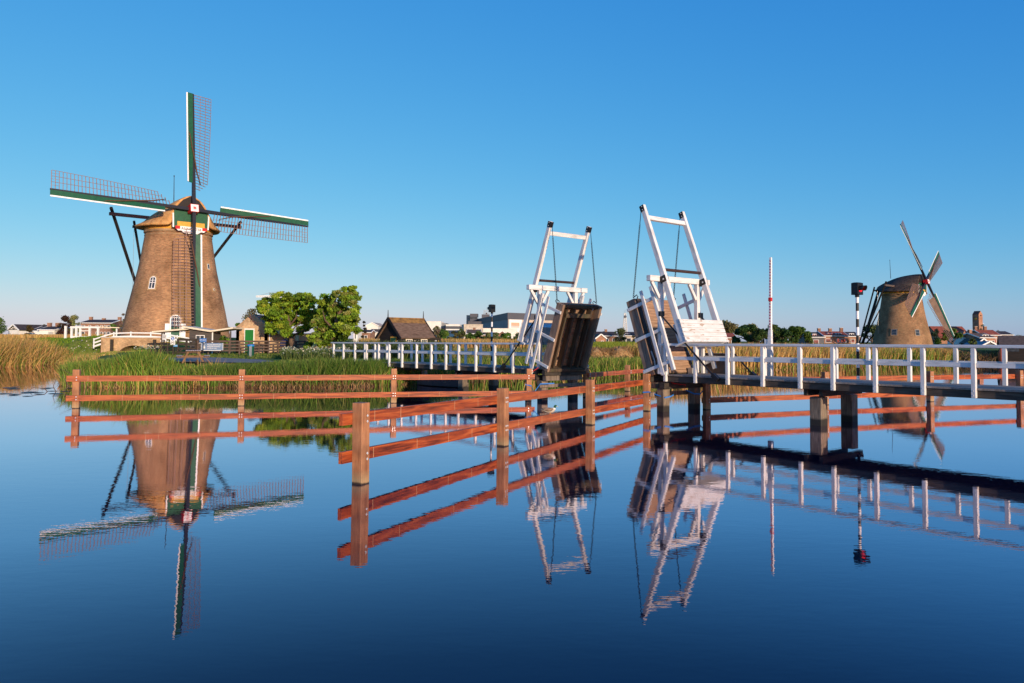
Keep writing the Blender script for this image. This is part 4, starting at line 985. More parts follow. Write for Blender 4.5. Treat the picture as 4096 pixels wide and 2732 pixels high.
    for sx in (-1, 1):
        e = Vector((sx*7.6, .15, 15.6)); mb = MB(); mb.bar(e+(e-foot).normalized()*.5, foot+Vector((sx*.25, 0, .5)), .28, .28, M['tar']); mb.build('brace', t, bevel=.015)
        e = Vector((sx*4.1, 4.0, 14.9)); mb = MB(); mb.bar(e+(e-foot).normalized()*.35, foot+Vector((sx*.2, .2, .9)), .24, .24, M['tar']); mb.build('brace', t, bevel=.015)
    mb = MB(); mb.bar((0, 4.6, 15.2), foot+Vector((0, .1, -.6)), .42, .42, M['tar']); mb.build('tail_pole', t, bevel=.02)
    mb = MB(); mb.lathe([(.75, -.12), (.8, 0), (.75, .12)], M['tar'], 18); wh = mb.build('winch_wheel', t, loc=(0, 9.5, 1.5), rot=(R(90), 0, 0))
    mb = MB(); mb.tube([(0, 2.2, 17.2), (0, 2.35, 21.2)], [.06, .035], M['stock'], 8); mb.tube([(0, 2.35, 21.15), (0, 2.35, 21.3)], .07, M['stock'], 8); mb.build('cap_mast', t)
    if cloth: 
        pass
    mb = MB(); mb.tube([(-4.35, 3.2, 14.3), (-4.35, 3.1, 2.0)], .018, M['steel'], 5); mb.build('lightning_wire', t)
    return t
M['plaster'] = plain('sandy_plaster', (.40, .26, .13), .9)
MROT = math.asin(.66)
windmill('large brown brick windmill with green and white sails near the left edge', (-41.55, 94.76, 2.1), MROT, R(2), R(10.5), 14.9, M['tower_brick'], M['thatch'],
         openings=((-51, 7.15, .74, 1.5, 'arch'), (32, 9.4, .3, .6, 'small'), (-19, 1.75, 1.15, 3.2, 'door'), (36, 6.6, .16, .16, 'small')))
windmill('smaller distant windmill on the right with one brown cloth set on a lower sail', (83.6, 163.8, -.62), MROT, R(-31), R(11.5), 13.9, M['tower_brick_tan'], M['thatch_dark'], cloth=(2,), front=False,
         openings=((-84, 5.5, 1.0, 1.2, 'plain'), (-36, 5.4, .85, 1.2, 'plain'), (-84, 1.45, 1.6, 2.7, 'dark_door'), (-28, .9, 1.0, 1.6, 'plain')))

# ------------------------------------------------------------------ mill island: ticket booth, shed, fence, signs, table, bin
def booth():
    Y = 70; x0, x1 = X_at(757, Y), X_at(846, Y); g = 1.3
    t = thing('ticket_booth', 'dark grey boarded ticket booth with pale wing roofs beside the big windmill', 'booth', ((x0+x1)/2, Y, g))
    w = x1-x0; h0 = 2.35; h1 = 2.05
    mb = MB(); mb.prism([(-w/2, 0), (w/2, 0), (w/2, h1), (-w/2, h0)], 0, 2.2, M['booth'], 'y'); mb.build('wall', t)
    mb = MB(); mb.bar((-w/2-.45, .9, h0+.14), (w/2+.1, .9, h1+.05), 2.9, .16, M['cream'], (0, 0, 1)); mb.build('roof', t)
    mb = MB(); mb.bar((w/2+.1, .9, h1+.05), (w/2+2.1, .9, h0+.05), 2.8, .14, M['cream'], (0, 0, 1)); rr = mb.build('side_roof', t)
    mb = MB(); mb.bar((-w/2+.0, 1.0, h0-.05), (-w/2-3.35, 1.0, h1-.05), 2.4, .14, M['cream'], (0, 0, 1)); mb.build('side_roof', t)
    for x_ in (w/2+1.7, -w/2-2.55, -w/2-2.35):
        mb = MB(); mb.box((x_, .1, 1.05), (.11, .11, 2.1), M['booth']); mb.build('roof_post', t)
    mb = MB(); mb.box((w/2+.1, -.03, h1/2), (.10, .08, h1), M['white_clean']); mb.build('downpipe', t)
    fr = MB(); fr.box((.0, -.03, 1.33), (.80, .07, .80), M['white_clean']); fw = fr.build('window', t)
    mb = MB()
    for sx in (-1, 1): mb.box((sx*.185, -.07, 1.33), (.31, .02, .68), M['glass'])
    mb.build('pane', fw)
    mb = MB(); mb.box((-w*.36, -.03, 1.25), (.5, .03, .36), M['sign_dark']); nb = mb.build('notice_board', t)
    mb = MB()
    for k in range(3): mb.box((-w*.36, -.05, 1.34-.09*k), (.38, .01, .035), M['white_clean'])
    mb.build('lettering', nb)
    return t
booth()

def ivy(label, px0, px1, py0, py1, Y, cols, n, size=.13):
    xc = X_at((px0+px1)/2, Y); g = on_ground(xc, Y); zt = Z_at((px0+px1)/2, py0, Y); w_ = X_at(px1, Y)-X_at(px0, Y)
    t = thing('shrub', label, 'shrub', (xc, Y, g)); H = zt-g
    c, r = blob_crown(w_, H, w_*.8, 9); c = [(a, b, max(.15, z)) for a, b, z in c]
    mb = MB(); mb.tube([(0, 0, -.2), (0, 0, H*.7)], [.07, .02], M['bark'], 6); mb.build('stem', t)
    leaf_cloud('foliage', c, r, n, size, cols, t)
    return t
ivy('rounded bright green ivy bush growing against the ticket booth', 818, 915, 1303, 1400, 72.6, [(.085, .15, .012), (.06, .12, .012), (.11, .18, .02)], 1800, .15)

def shed():
    Y = 73; x0, x1 = X_at(944, Y), X_at(1070, Y); g = 1.3; w = x1-x0; D = 4.4
    t = thing('brick_shed', 'small yellow brick shed with a green door and rusty tiled roof under the tree', 'shed', ((x0+x1)/2, Y, g), R(0))
    e = 2.55; a = 3.75
    mb = MB(); mb.prism([(-w/2, -.2), (w/2, -.2), (w/2, e), (.12, a), (-.12, a), (-w/2, e)], 0, .3, M['shed_brick'], 'y')
    mb.box((-w/2+.15, D/2, e/2), (.3, D, e), M['shed_brick']); mb.box((w/2-.15, D/2, e/2), (.3, D, e), M['shed_brick'])
    mb.prism([(-w/2, -.2), (w/2, -.2), (w/2, e), (0, a), (-w/2, e)], D-.3, D, M['shed_brick'], 'y'); mb.build('wall', t)
    mb = MB(); mb.bar((w/2+.15, .31+D/2, e-.08), (-.02, .31+D/2, a-.02), D, .12, M['tile_rust'], (0, 0, 1)); mb.bar((-w/2-.12, .31+D/2, e-.06), (-.0, .31+D/2, a-.04), D, .12, M['tile_rust'], (0, 0, 1)); rf = mb.build('roof', t)
    mb = MB(); mb.box((.35, D*.86, a+.1), (.75, .6, 1.5), M['shed_brick']); mb.box((.35, D*.86, a+.86), (.85, .7, .1), M['shed_brick']); mb.build('chimney', rf)
    fr = MB(); fr.box((-.22, -.03, 1.2), (.96, .08, 2.4), M['white_clean']); dr = fr.build('door', t)
    mb = MB(); mb.box((-.22, -.08, 1.15), (.78, .05, 2.26), M['door_green']); mb.build('boards', dr)
    for x_, z_, h_ in ((-.1, 3.2, .4), (.85, 1.55, .4)):
        mb = MB(); mb.box((x_, -.02, z_), (.05, .05, h_), M['black_steel']); mb.build('wall_anchor', t)
    lean = MB(); lean.box((w/2+1.3, .7, .95), (2.6, 1.2, 1.9), M['shed_brick']); lean.build('lean_to', t)
    mb = MB(); mb.box((w/2+.18, .06, 1.05), (.06, .06, 2.0), M['white_clean']); mb.build('downpipe', t)
shed()
# tan screen wall and little pavilion behind the tree
def low_wall(name, label, cat, px0, px1, py0, py1, Y, mat, roof=None):
    xa, xb = X_at(px0, Y), X_at(px1, Y); z1 = Z_at((px0+px1)/2, py0, Y); z0 = on_ground((xa+xb)/2, Y)-.1
    t = thing(name, label, cat, ((xa+xb)/2, Y, z0))
    mb = MB(); mb.box((0, .1, (z1-z0)/2), (xb-xa, .2, z1-z0), M[mat]); mb.build('panel', t)
    mb = MB(); mb.box((0, .1, z1-z0+.04), (xb-xa+.1, .3, .08), M[roof or mat]); mb.build('coping', t)
    return t
M['tan'] = noise_mat('tan_screen', [(.3, (.44, .28, .13)), (.7, (.55, .36, .18))], nscale=1.5, rough=.85)
low_wall('screen_wall', 'tan boarded screen wall behind the twisted tree trunk', 'screen wall', 1165, 1245, 1336, 1385, 78, 'tan', 'cream')

def slat_fence(label, a, b, h, n_post, boards=4, mat='fence_brown', step=.27, bw=.155):
    a = Vector((*a, 0)); b = Vector((*b, 0)); L = (b-a).length; ang = math.atan2((b-a).y, (b-a).x)
    g0 = on_ground(a.x, a.y); g1 = on_ground(b.x, b.y)
    t = thing('slat_fence', label, 'fence', (a.x, a.y, g0), ang)
    dz = g1-g0
    for k in range(n_post):
        x_ = L*k/(n_post-1); mb = MB(); mb.box((x_, .08, dz*x_/L+h/2-.1), (.13, .12, h+.25), M[mat]); mb.build('post', t)
    for k in range(boards):
        mb = MB(); z_ = h-.05-step*k; mb.bar((0, 0, z_), (L, 0, z_+dz), .035, bw, M[mat], (0, 0, 1)); mb.build('board', t)
    return t
Yf = 66.0
slat_fence('brown slatted fence running from the sign board to behind the twisted tree', (X_at(792, Yf), Yf), (X_at(1222, 73.5), 73.5), 1.22, 12, 4)
slat_fence('dark slatted fence running down to the reeds left of the gate', (X_at(690, 65.5), 65.5), (X_at(590, 58), 58), 1.05, 5, 3, 'dark_wood')
def gate():
    xa, xb = X_at(712, Yf), X_at(784, Yf); g = on_ground(xa, Yf)
    t = thing('wooden_gate', 'dark wooden gate with wide top boards between the two slatted fences', 'gate', (xa, Yf, g)); L = xb-xa
    for x_ in (0, L*.48, L): 
        mb = MB(); mb.box((x_, 0, .72), (.14, .14, 1.5), M['dark_wood']); mb.build('post', t)
    for z_, h_ in ((1.36, .2), (.98, .16), (.6, .16), (.25, .16)):
        mb = MB(); mb.box((L/2, -.09, z_), (L, .04, h_), M['dark_wood']); mb.build('board', t)
    mb = MB(); mb.bar((.1, -.12, .25), (L-.1, -.12, 1.3), .04, .1, M['dark_wood']); mb.build('brace', t)
gate()

def museum_board():
    Y = 65.75; xa, xb = X_at(805, Y), X_at(893, Y); g = on_ground(xa, Y); za, zb = Z_at(849, 1400.5, Y), Z_at(849, 1372, Y)
    t = thing('sign_board', 'wide slate blue museum sign board with a white mill emblem hung on the fence', 'sign', ((xa+xb)/2, Y, g)); w, h, zc = xb-xa, zb-za, (za+zb)/2-g
    mb = MB(); mb.box((0, 0, zc), (w, .03, h), M['sign_pale']); p = mb.build('panel', t)
    mb = MB()
    for sx in (-1, 1): mb.box((sx*(w/2-.01), -.004, zc), (.03, .035, h), M['white_clean'])
    mb.build('frame', t)
    mb = MB(); mb.box((0, 0, zc-h/2-.03), (w*.8, .02, .05), M['white_clean']); mb.build('lower_strip', t)
    for i, (s_, sz, dz) in enumerate((('MUSEUMMOLEN', .165, .16), ('NEDERWAARD', .165, 0), ('MUSEUM MILL', .135, -.16))):
        text_mesh('lettering', s_, sz, M['white_clean'], p, (-w*.22, -.022, zc+dz), align='LEFT')
    mb = MB(); c = Vector((-w*.36, -.022, zc+.07))
    for a in (45, 135, 225, 315): mb.bar(c, c+Vector((math.cos(R(a))*.20, 0, math.sin(R(a))*.20)), .012, .05, M['white_clean'], (0, 1, 0), .012, .03)
    mb.prism([(c.x-.10, c.z-.24), (c.x+.10, c.z-.24), (c.x+.05, c.z-.06), (c.x-.05, c.z-.06)], -.026, -.018, M['white_clean'], 'y'); mb.build('emblem', p)
museum_board()
def plate(name, label, px0, px1, py0, py1, Y, mat, lines=(), size=.1, tmat='white_clean', pole=True):
    xa, xb = X_at(px0, Y), X_at(px1, Y); g = on_ground((xa+xb)/2, Y); za, zb = Z_at(px0, py1, Y), Z_at(px0, py0, Y)
    t = thing(name, label, 'sign', ((xa+xb)/2, Y, g)); w, h, zc = xb-xa, zb-za, (za+zb)/2-g
    mb = MB(); mb.box((0, 0, zc), (w, .02, h), M[mat]); p = mb.build('panel', t)
    if pole: mb = MB(); mb.tube([(0, .05, -.2), (0, .05, zc+h/2)], .03, M['dark_wood'], 8); mb.build('pole', t)
    for i, l in enumerate(lines): text_mesh('lettering', l, size, M[tmat], p, (0, -.014, zc+(len(lines)-1)*size*.62-i*size*1.24))
    return t, p, w, h, zc
plate('blue_sign', 'small blue no entrance sign in front of the booth window', 799, 826, 1353, 1369, 65.6, 'sign_blue', ('GEEN INGANG', 'NO ENTRANCE'), .085)
plate('tickets_sign', 'narrow light blue tickets sign on the dark fence', 691, 710.5, 1379, 1386.5, 65.2, 'sign_light_blue', ('TICKETS',), .11)
t, p, w_, h_, zc_ = plate('rules_sign', 'tall white sign with blue pedestrian disc and dog symbol by the booth', 681.5, 701, 1346.5, 1379, 64.8, 'white_clean')
def disc(mb, c, r, mat, y0, y1, n=20): mb.prism([(c[0]+r*math.cos(2*math.pi*k/n), c[1]+r*math.sin(2*math.pi*k/n)) for k in range(n)], y0, y1, mat, 'y')
mb = MB(); disc(mb, (0, zc_+h_*.25), w_*.36, M['sign_blue'], -.022, -.012); d1 = mb.build('blue_disc', p)
mb = MB(); disc(mb, (-.02, zc_+h_*.25+.085), .022, M['white_clean'], -.03, -.024, 10); mb.prism([(-.045, zc_+h_*.25+.06), (.01, zc_+h_*.25+.06), (.005, zc_+h_*.25-.02), (.03, zc_+h_*.25-.1), (.0, zc_+h_*.25-.1), (-.02, zc_+h_*.25-.03), (-.045, zc_+h_*.25-.1), (-.07, zc_+h_*.25-.1), (-.04, zc_+h_*.25-.0)], -.03, -.024, M['white_clean'], 'y')
disc(mb, (.06, zc_+h_*.25+.02), .016, M['white_clean'], -.03, -.024, 10); mb.prism([(.045, zc_+h_*.25), (.075, zc_+h_*.25), (.08, zc_+h_*.25-.1), (.04, zc_+h_*.25-.1)], -.03, -.024, M['white_clean'], 'y'); mb.build('pedestrian_symbol', d1)
mb = MB(); disc(mb, (0, zc_-h_*.24), w_*.36, M['green_paint'], -.022, -.012); d2 = mb.build('ring', p)
mb = MB(); disc(mb, (0, zc_-h_*.24), w_*.30, M['white_clean'], -.026, -.020); mb.build('ring_field', d2)
z_ = zc_-h_*.24
mb = MB(); mb.prism([(-.10, z_+.02), (-.075, z_+.035), (.04, z_+.035), (.065, z_+.065), (.10, z_+.055), (.10, z_+.035), (.065, z_+.015), (.06, z_-.065), (.04, z_-.065), (.035, z_-.01), (-.05, z_-.01), (-.065, z_-.065), (-.085, z_-.065), (-.075, z_)], -.032, -.027, M['black'], 'y'); mb.build('dog_symbol', d2)
t, p, w_, h_, zc_ = plate('notice_sign', 'white notice sheet fixed to the booth roof posts', 649, 664, 1338, 1358.5, 69.8, 'white_clean')
mb = MB()
for i in range(4):
    for j in range(3): mb.box((-.1+.1*j, -.014, zc_+.14-.08*i), (.075, .006, .05), M['sign_dark'])
mb.build('printed_table', p)

def picnic_table():
    x, y, z = -19.25, 46.3, on_ground(-19.25, 46.3)
    t = thing('picnic_table', 'wooden picnic table with attached benches on the paving by the reeds', 'table', (x, y, z), R(22))
    for k in range(7):
        mb = MB(); mb.box((-.36+.12*k, 0, .76), (.105, 1.9, .045), M['table_top']); mb.build('top_slat', t, bevel=.005)
    for sx in (-1, 1):
        for k in range(3):
            mb = MB(); mb.box((sx*(.66+.11*k), 0, .45), (.095, 1.9, .045), M['table_top']); mb.build('seat_slat', t, bevel=.005)
        for y_ in (-.68, .68):
            mb = MB(); mb.bar((sx*.26, y_, .72), (sx*.62, y_, -.06), .07, .11, M['table_wood'], (1, 0, 0)); mb.build('leg', t, bevel=.005)
    for y_ in (-.68, .68):
        mb = MB(); mb.box((0, y_+.06, .40), (1.78, .05, .11), M['table_wood']); mb.build('seat_bearer', t, bevel=.005)
        mb = MB(); mb.box((0, y_+.06, .70), (.84, .05, .09), M['table_wood']); mb.build('top_bearer', t, bevel=.005)
picnic_table()
mb = MB(); pv_ = [(-23.2, 45.6), (-15.2, 45.2), (-14.6, 47.6), (-17, 52), (-22, 56), (-25.5, 52)]
mb.add([(x_, y_, max(on_ground(x_, y_), 1.28)+.06) for x_, y_ in pv_], [tuple(range(6))], M['paving']); tag(mb.build('path'), kind='structure')

def litter_bin():
    Y = 60; x = X_at(1004, Y); g = on_ground(x, Y)
    t = thing('litter_bin', 'dark green litter bin with a pale front panel and blue rim beside the slatted fence', 'bin', (x, Y, g))
    mb = MB(); mb.lathe([(.21, 0), (.24, .05), (.25, .86), (.22, .90)], M['bin_green'], 20); mb.build('body', t, smooth=False)
    mb = MB(); mb.lathe([(.265, .84), (.27, .95), (.20, .99), (.19, .95)], M['tarp'], 20, cap=False); mb.build('rim', t)
    mb = MB(); mb.box((.06, -.245, .45), (.20, .03, .82), M['steel']); mb.build('front_panel', t)
litter_bin()
def tarp_heap():
    Y = 73.2; x = X_at(1145, Y); g = on_ground(x, Y); zt = Z_at(1145, 1358, Y)-g
    t = thing('covered_stand', 'bright blue tarpaulin draped over a stand behind the slatted fence', 'covered stand', (x, Y, g))
    rows = []
    for k in range(8):
        f = k/7; r_ = [.55, .5, .47, .46, .45, .4, .25, .02][k]; zz = zt*[.55, .62, .70, .78, .87, .94, .985, 1][k]
        rows.append([(r_*1.15*math.cos(a)*(1+.10*math.sin(a*5+k)), r_*math.sin(a)*(1+.10*math.sin(a*4)), zz+.05*math.sin(a*3)*(1-f)-.12*max(0, math.cos(a))*f) for a in np.linspace(0, 2*math.pi, 22)[:-1]])
    mb = MB(); mb.sheet(rows, M['tarp'], closed=True); mb.build('tarpaulin', t, smooth=True, fix=False)
    mb = MB(); mb.box((0, 0, zt*.35), (.7, .6, zt*.7), M['dark_wood']); mb.build('stand', t)
tarp_heap()

# arch bridge with its white railing
def arch_bridge():
    Y = 84.0; xa, xb = X_at(404, Y), X_at(640, Y); zt = Z_at(520, 1352, Y); W = xb-xa
    t = thing('arch_bridge', 'low yellow brick arch bridge with a white railing left of the big windmill', 'bridge', ((xa+xb)/2, Y, 0))
    n = 16; ac, aw = .06*W, .30*W
    top = [(-W/2, zt), (W/2, zt)]; low = [(W/2, -.8), (ac+aw, -.8)]+[(ac+aw*math.cos(a), .45+1.45*math.sin(a)) for a in np.linspace(0, math.pi, n)]+[(ac-aw, -.8), (-W/2, -.8)]
    mb = MB(); mb.prism(top+low, 0, 4.2, M['arch_brick'], 'y'); mb.build('arch_wall', t)
    mb = MB(); mb.box((0, 2.1, zt+.05), (W+.1, 4.4, .1), M['stone']); mb.build('deck', t)
    for x_ in (ac-aw-.4, ac+aw+.4):
        mb = MB(); mb.box((x_, -.14, zt-1.1), (.26, .24, 1.9), M['dark_wood']); mb.build('fender_post', t)
    # white railing: ramps up at both ends
    def railing(yo):
        pts = [at(372, 1356, Y), at(416, 1341, Y), at(452, 1331, Y), at(520, 1329, Y), at(600, 1330, Y), at(660, 1334, Y), at(706, 1343, Y), at(760, 1352, Y)]
        pts = [Vector((p_[0]-(xa+xb)/2, yo, p_[2])) for p_ in pts]
        r_ = MB()
        for a, b in zip(pts, pts[1:]):
            for dz, h in ((-.06, .13), (-.45, .16), (-.84, .18)): r_.bar(a+Vector((0, 0, dz)), b+Vector((0, 0, dz)), .06, h, M['white_clean'], (0, 0, 1))
        rl = r_.build('railing', t)
        for p_ in pts:
            mb = MB(); mb.box((p_.x, yo+.09, p_.z-.48), (.12, .11, 1.1), M['white_clean']); mb.build('railing_post', t)
    railing(.12); 
    return t
arch_bridge()
# open white timber frame and white post on the dike
def white_frame():
    Y = 104; xa, xb = X_at(286, Y), X_at(395, Y); z0 = Z_at(340, 1350, Y); z1 = Z_at(340, 1309, Y); xc = X_at(532, Y)
    t = thing('timber_railing', 'open white timber railing frame standing on the dike near the copper beech', 'railing', (xa, Y, z0)); L, H = xb-xa, z1-z0
    for x_ in (0, L*.17, L*.32, L*.66, L*.97):
        mb = MB(); mb.box((x_, 0, H/2-.15), (.24, .24, H+.3), M['white_clean']); mb.build('post', t)
    mb = MB(); mb.box((L/2, 0, H), (L+.3, .26, .24), M['white_clean']); mb.build('top_beam', t)
    mb = MB(); mb.box((L/2, 0, .08), (L+.2, .26, .22), M['white_clean']); mb.build('bottom_beam', t)
    mb = MB(); mb.box((L*.5, 0, H*.66), (L*.34, .12, .10), M['white_clean']); mb.build('middle_bar', t)
    mb = MB(); mb.bar((L, 0, H+.05), (xc-xa, 3, H-.12), .3, .12, M['cream'], (0, 0, 1)); mb.build('long_beam', t)
    for k in (.35, .7):
        mb = MB(); mb.box((L+(xc-xa-L)*k, 1.5, H*.45), (.16, .16, H), M['white_clean']); mb.build('post', t)
white_frame()
Y = 101; x = X_at(261.5, Y); mb = MB(); z0, z1 = Z_at(261, 1347, Y), Z_at(261, 1305.5, Y); mb.box((0, 0, (z1-z0)/2-.2), (.26, .26, z1-z0+.4), M['white_clean']); mb.box((0, 0, z1-z0+.03), (.32, .32, .06), M['white_clean'])
o = mb.build('white_post', bevel=.02, loc=(x, Y, z0)); tag(o, 'single tall white post standing on the dike left of the open white frame', 'post')

# dark wooden house
def dark_house():
    Y = 84; xl = X_at(1602, Y); g = 1.25; ze, zr = Z_at(1660, 1343, Y)-g, Z_at(1620, 1273, Y)-g
    w = 4.39; D = 3.9; rot = R(45)
    t = thing('wooden_house', 'small black boarded house with a mossy brown roof behind the left bridge span', 'house', (xl, Y, g), rot)
    mb = MB(); mb.prism([(0, -.3), (D, -.3), (D, ze), (D/2, zr-.12), (0, ze)], 0, w, M['dark_boards'], 'x'); mb.build('wall', t)
    mb = MB()
    for a, b in (((-.35, ze-.28), (D/2, zr)), ((D+.35, ze-.28), (D/2, zr))):
        mb.bar((w/2, a[0], a[1]), (w/2, b[0], b[1]), w+.5, .16, M['house_roof'], (0, 0, 1))
    rf = mb.build('roof', t)
    mb = MB(); mb.bar((-.27, D/2, zr+.06), (w+.27, D/2, zr+.06), .55, .14, M['ridge_moss'], (0, 0, 1)); mb.bar((-.2, D/2-.42, zr-.27), (w+.2, D/2-.42, zr-.27), .07, .55, M['ridge_moss'], (0, .62, .78)); mb.build('ridge', rf)
    for x_ in (-.3, w+.3):
        mb = MB()
        for a in (-.42, D+.42): mb.bar((x_, a, ze-.33), (x_, D/2, zr+.05), .09, .26, M['tar'], (0, 0, 1))
        mb.tube([(x_, D/2, zr), (x_, D/2, zr+.95)], [.07, .03], M['tar'], 6); mb.build('barge_board', rf)
    mb = MB(); mb.box((w/2, -.06, ze-.26), (w+.3, .1, .12), M['white_clean']); mb.build('gutter', t)
    for f_ in (.26, .74):
        mb = MB(); mb.box((w*f_, -.03, ze-.78), (.92, .08, .86), M['cream']); fw = mb.build('window', t)
        mb = MB(); mb.box((w*f_, -.07, ze-.78), (.78, .03, .72), M['white_clean']); mb.build('sash', fw)
        mb = MB()
        for i in range(3):
            for j in range(3): mb.box((w*f_-.25+.25*i, -.09, ze-1.01+.23*j), (.20, .02, .19), M['glass'])
        mb.build('pane', fw)
    mb = MB(); mb.box((-.04, D*.32, .85), (.08, 1.1, 1.9), M['yellow']); dr = mb.build('door', t)
    mb = MB(); mb.box((-.08, D*.32, .82), (.05, .86, 1.7), M['green_paint']); mb.build('leaf', dr)
dark_house()
Y = 82; x = X_at(1743, Y); g = on_ground(x, Y); zt = Z_at(1743, 1354, Y)-g
t = thing('pump_housing', 'low dark boarded housing with a flat lid and warning stickers beside the black house', 'housing', (x, Y, g))
mb = MB(); mb.box((0, 0, zt/2), (1.05, .8, zt), M['dark_boards']); mb.build('body', t); mb = MB(); mb.box((0, 0, zt+.03), (1.2, 1.0, .07), M['dark_wood']); mb.build('lid', t)
mb = MB(); mb.box((.05, -.42, zt-.25), (.14, .02, .14), M['white_clean']); mb.build('white_sticker', t); mb = MB(); mb.prism([(.24, zt-.33), (.42, zt-.33), (.33, zt-.17)], -.43, -.41, M['yellow'], 'y'); mb.build('warning_sticker', t)

# ------------------------------------------------------------------ the village and works behind
def windows(t, mb_wall, w, specs, y=-.0, frame='white_clean', name='window'):
    """specs: (x, z, w, h) on a wall facing -y"""
    for x, z, a, h in specs:
        mb = MB(); mb.box((x, y-.04, z), (a+.16, .10, h+.16), M[frame]); o = mb.build(name, t)
        mb = MB(); n = max(1, round(a/1.1))
        for k in range(n): mb.box((x-a/2+a*(k+.5)/n, y-.10, z), (a/n-.08, .04, h), M['glass'])
        mb.build('pane', o)
def house(label, px0, px1, pyr, pye, Y, wall, roof, ridge='x', depth=8, wins=(), rz=0, name='house', cat='house', chim=(), group=None, base=1.2, gable='white_clean', dormers=(), lower=None):
    """ridge 'x': eaves side faces us; ridge 'y': gable faces us. wins as fractions (fx, fz, fw, fh) of the wall"""
    xa, xb = X_at(px0, Y), X_at(px1, Y); zr, ze = Z_at((px0+px1)/2, pyr, Y)-base, Z_at((px0+px1)/2, pye, Y)-base; w = xb-xa
    t = thing(name, label, cat, ((xa+xb)/2, Y, base), rz, group)
    mb = MB(); D = depth
    if ridge == 'x':
        mb.prism([(0, -.5), (D, -.5), (D, ze), (D/2, zr-.1), (0, ze)], -w/2, w/2, M[wall], 'x'); mb.build('wall', t)
        mb = MB(); mb.bar((0, -.3, ze-.15), (0, D/2, zr), w+.5, .22, M[roof], (0, 0, 1)); mb.bar((0, D+.3, ze-.15), (0, D/2, zr), w+.5, .22, M[roof], (0, 0, 1)); rf = mb.build('roof', t)
        mb = MB(); mb.box((0, -.42, ze-.16), (w+.5, .16, .2), M[gable]); mb.build('gutter', rf)
        for sx in (-1, 1):
            mb = MB()
            for a in (-.35, D+.35): mb.bar((sx*(w/2+.27), a, ze-.2), (sx*(w/2+.27), D/2, zr+.04), .10, .3, M[gable], (0, 0, 1))
            mb.build('barge_board', rf)
    else:
        mb.prism([(-w/2, -.5), (w/2, -.5), (w/2, ze), (0, zr-.1), (-w/2, ze)], 0, D, M[wall], 'y'); mb.build('wall', t)
        mb = MB()
        for sx in (-1, 1): mb.bar((sx*(w/2+.3), D/2, ze-.2), (0, D/2, zr), D+.5, .22, M[roof], (0, 0, 1))
        rf = mb.build('roof', t)
        mb = MB()
        for sx in (-1, 1): mb.bar((sx*(w/2+.32), -.28, ze-.24), (0, -.28, zr+.03), .10, .32, M[gable], (0, 0, 1))
        mb.build('barge_board', rf)
    windows(t, None, w, [((fx-.5)*w, fz*ze, fw*w, fh*ze) for fx, fz, fw, fh in wins])
    for fx, h in chim:
        yy = D/2 if ridge == 'x' else D*.6
        xx = (fx-.5)*w
        mb = MB(); mb.box((xx, yy, zr+h/2-.3), (.9, .8, h+.6), M['house_brick']); mb.box((xx, yy, zr+h+.04), (1.05, .95, .1), M['stone']); mb.build('chimney', rf)
    for fx, fw in dormers:
        xx = (fx-.5)*w; yy = D*.16; zz = ze+(zr-ze)*.35; hh = (zr-ze)*.42
        mb = MB(); mb.box((xx, yy+.6, zz+hh*.2), (fw*w, 1.7, hh), M['white_clean']); dm = mb.build('dormer', rf)
        mb = MB(); n = max(2, round(fw*w/1.2))
        for k in range(n): mb.box((xx-fw*w/2+fw*w*(k+.5)/n, yy-.28, zz+hh*.18), (fw*w/n*.7, .05, hh*.62), M['glass'])
        mb.build('pane', dm)
    if lower:
        lw, lh, lm = lower; mb = MB(); mb.box((0, -1.2, lh/2), (w*lw, 2.4, lh), M[lm]); ex = mb.build('extension', t)
        windows(ex, None, w, [(w*lw*(k-.5)*.62, lh*.55, w*lw*.2, lh*.45) for k in (0, .5, 1)], -2.4)
    return t
# left
house('white gabled house with dark timber bracing at the far left', 25, 82, 1298, 1318, 205, 'render_white', 'tile_dark', 'y', 10, ((.3, .45, .2, .3), (.66, .45, .2, .3)), R(-18))
t_ = bpy.data.objects['house']
mb = MB(); w_ = X_at(82, 205)-X_at(25, 205); ze_, zr_ = Z_at(53, 1318, 205)-1.2, Z_at(53, 1298, 205)-1.2
for sx in (-1, 1):
    mb.bar((sx*w_*.42, -.06, ze_), (0, -.06, zr_-.35), .05, .16, M['tar'], (0, 0, 1)); mb.bar((0, -.06, ze_), (sx*w_*.22, -.06, ze_+(zr_-ze_)*.48), .05, .14, M['tar'], (0, 0, 1))
mb.bar((-w_*.47, -.06, ze_), (w_*.47, -.06, ze_), .05, .16, M['tar'], (0, 0, 1)); mb.bar((0, -.06, ze_), (0, -.06, zr_-.3), .05, .14, M['tar'], (1, 0, 0)); mb.build('timber_bracing', t_)
house('white terraced house with a dark slate roof and low white extension on the far left', 155, 216, 1306, 1317, 200, 'render_white', 'tile_dark', 'x', 9, ((.12, .62, .10, .22), (.45, .62, .08, .22), (.62, .62, .08, .22), (.88, .62, .10, .22)), 0, chim=((.0, 1.0), (.55, 1.0), (.98, .9)), lower=(.95, 2.9, 'render_white'))
house('dark roofed house wing joining the left end of the white terraced house', 128, 156, 1305, 1322, 203, 'house_brick', 'tile_dark', 'x', 9, ((.3, .5, .2, .3), (.7, .5, .2, .3)), 0, lower=(.9, 2.6, 'render_white'))
house('long brown brick apartment block with a shallow dark roof behind the copper beech', 321, 441, 1278, 1290, 235, 'house_brick', 'tile_dark', 'x', 11,
      tuple((fx, fz, fw, .13) for fz in (.78, .45) for fx, fw in ((.09, .10), (.31, .06), (.55, .06), (.70, .06), (.82, .06), (.94, .09))), 0, 'apartment_block', 'building', chim=((.01, .9), (.45, .5), (.99, .9)))
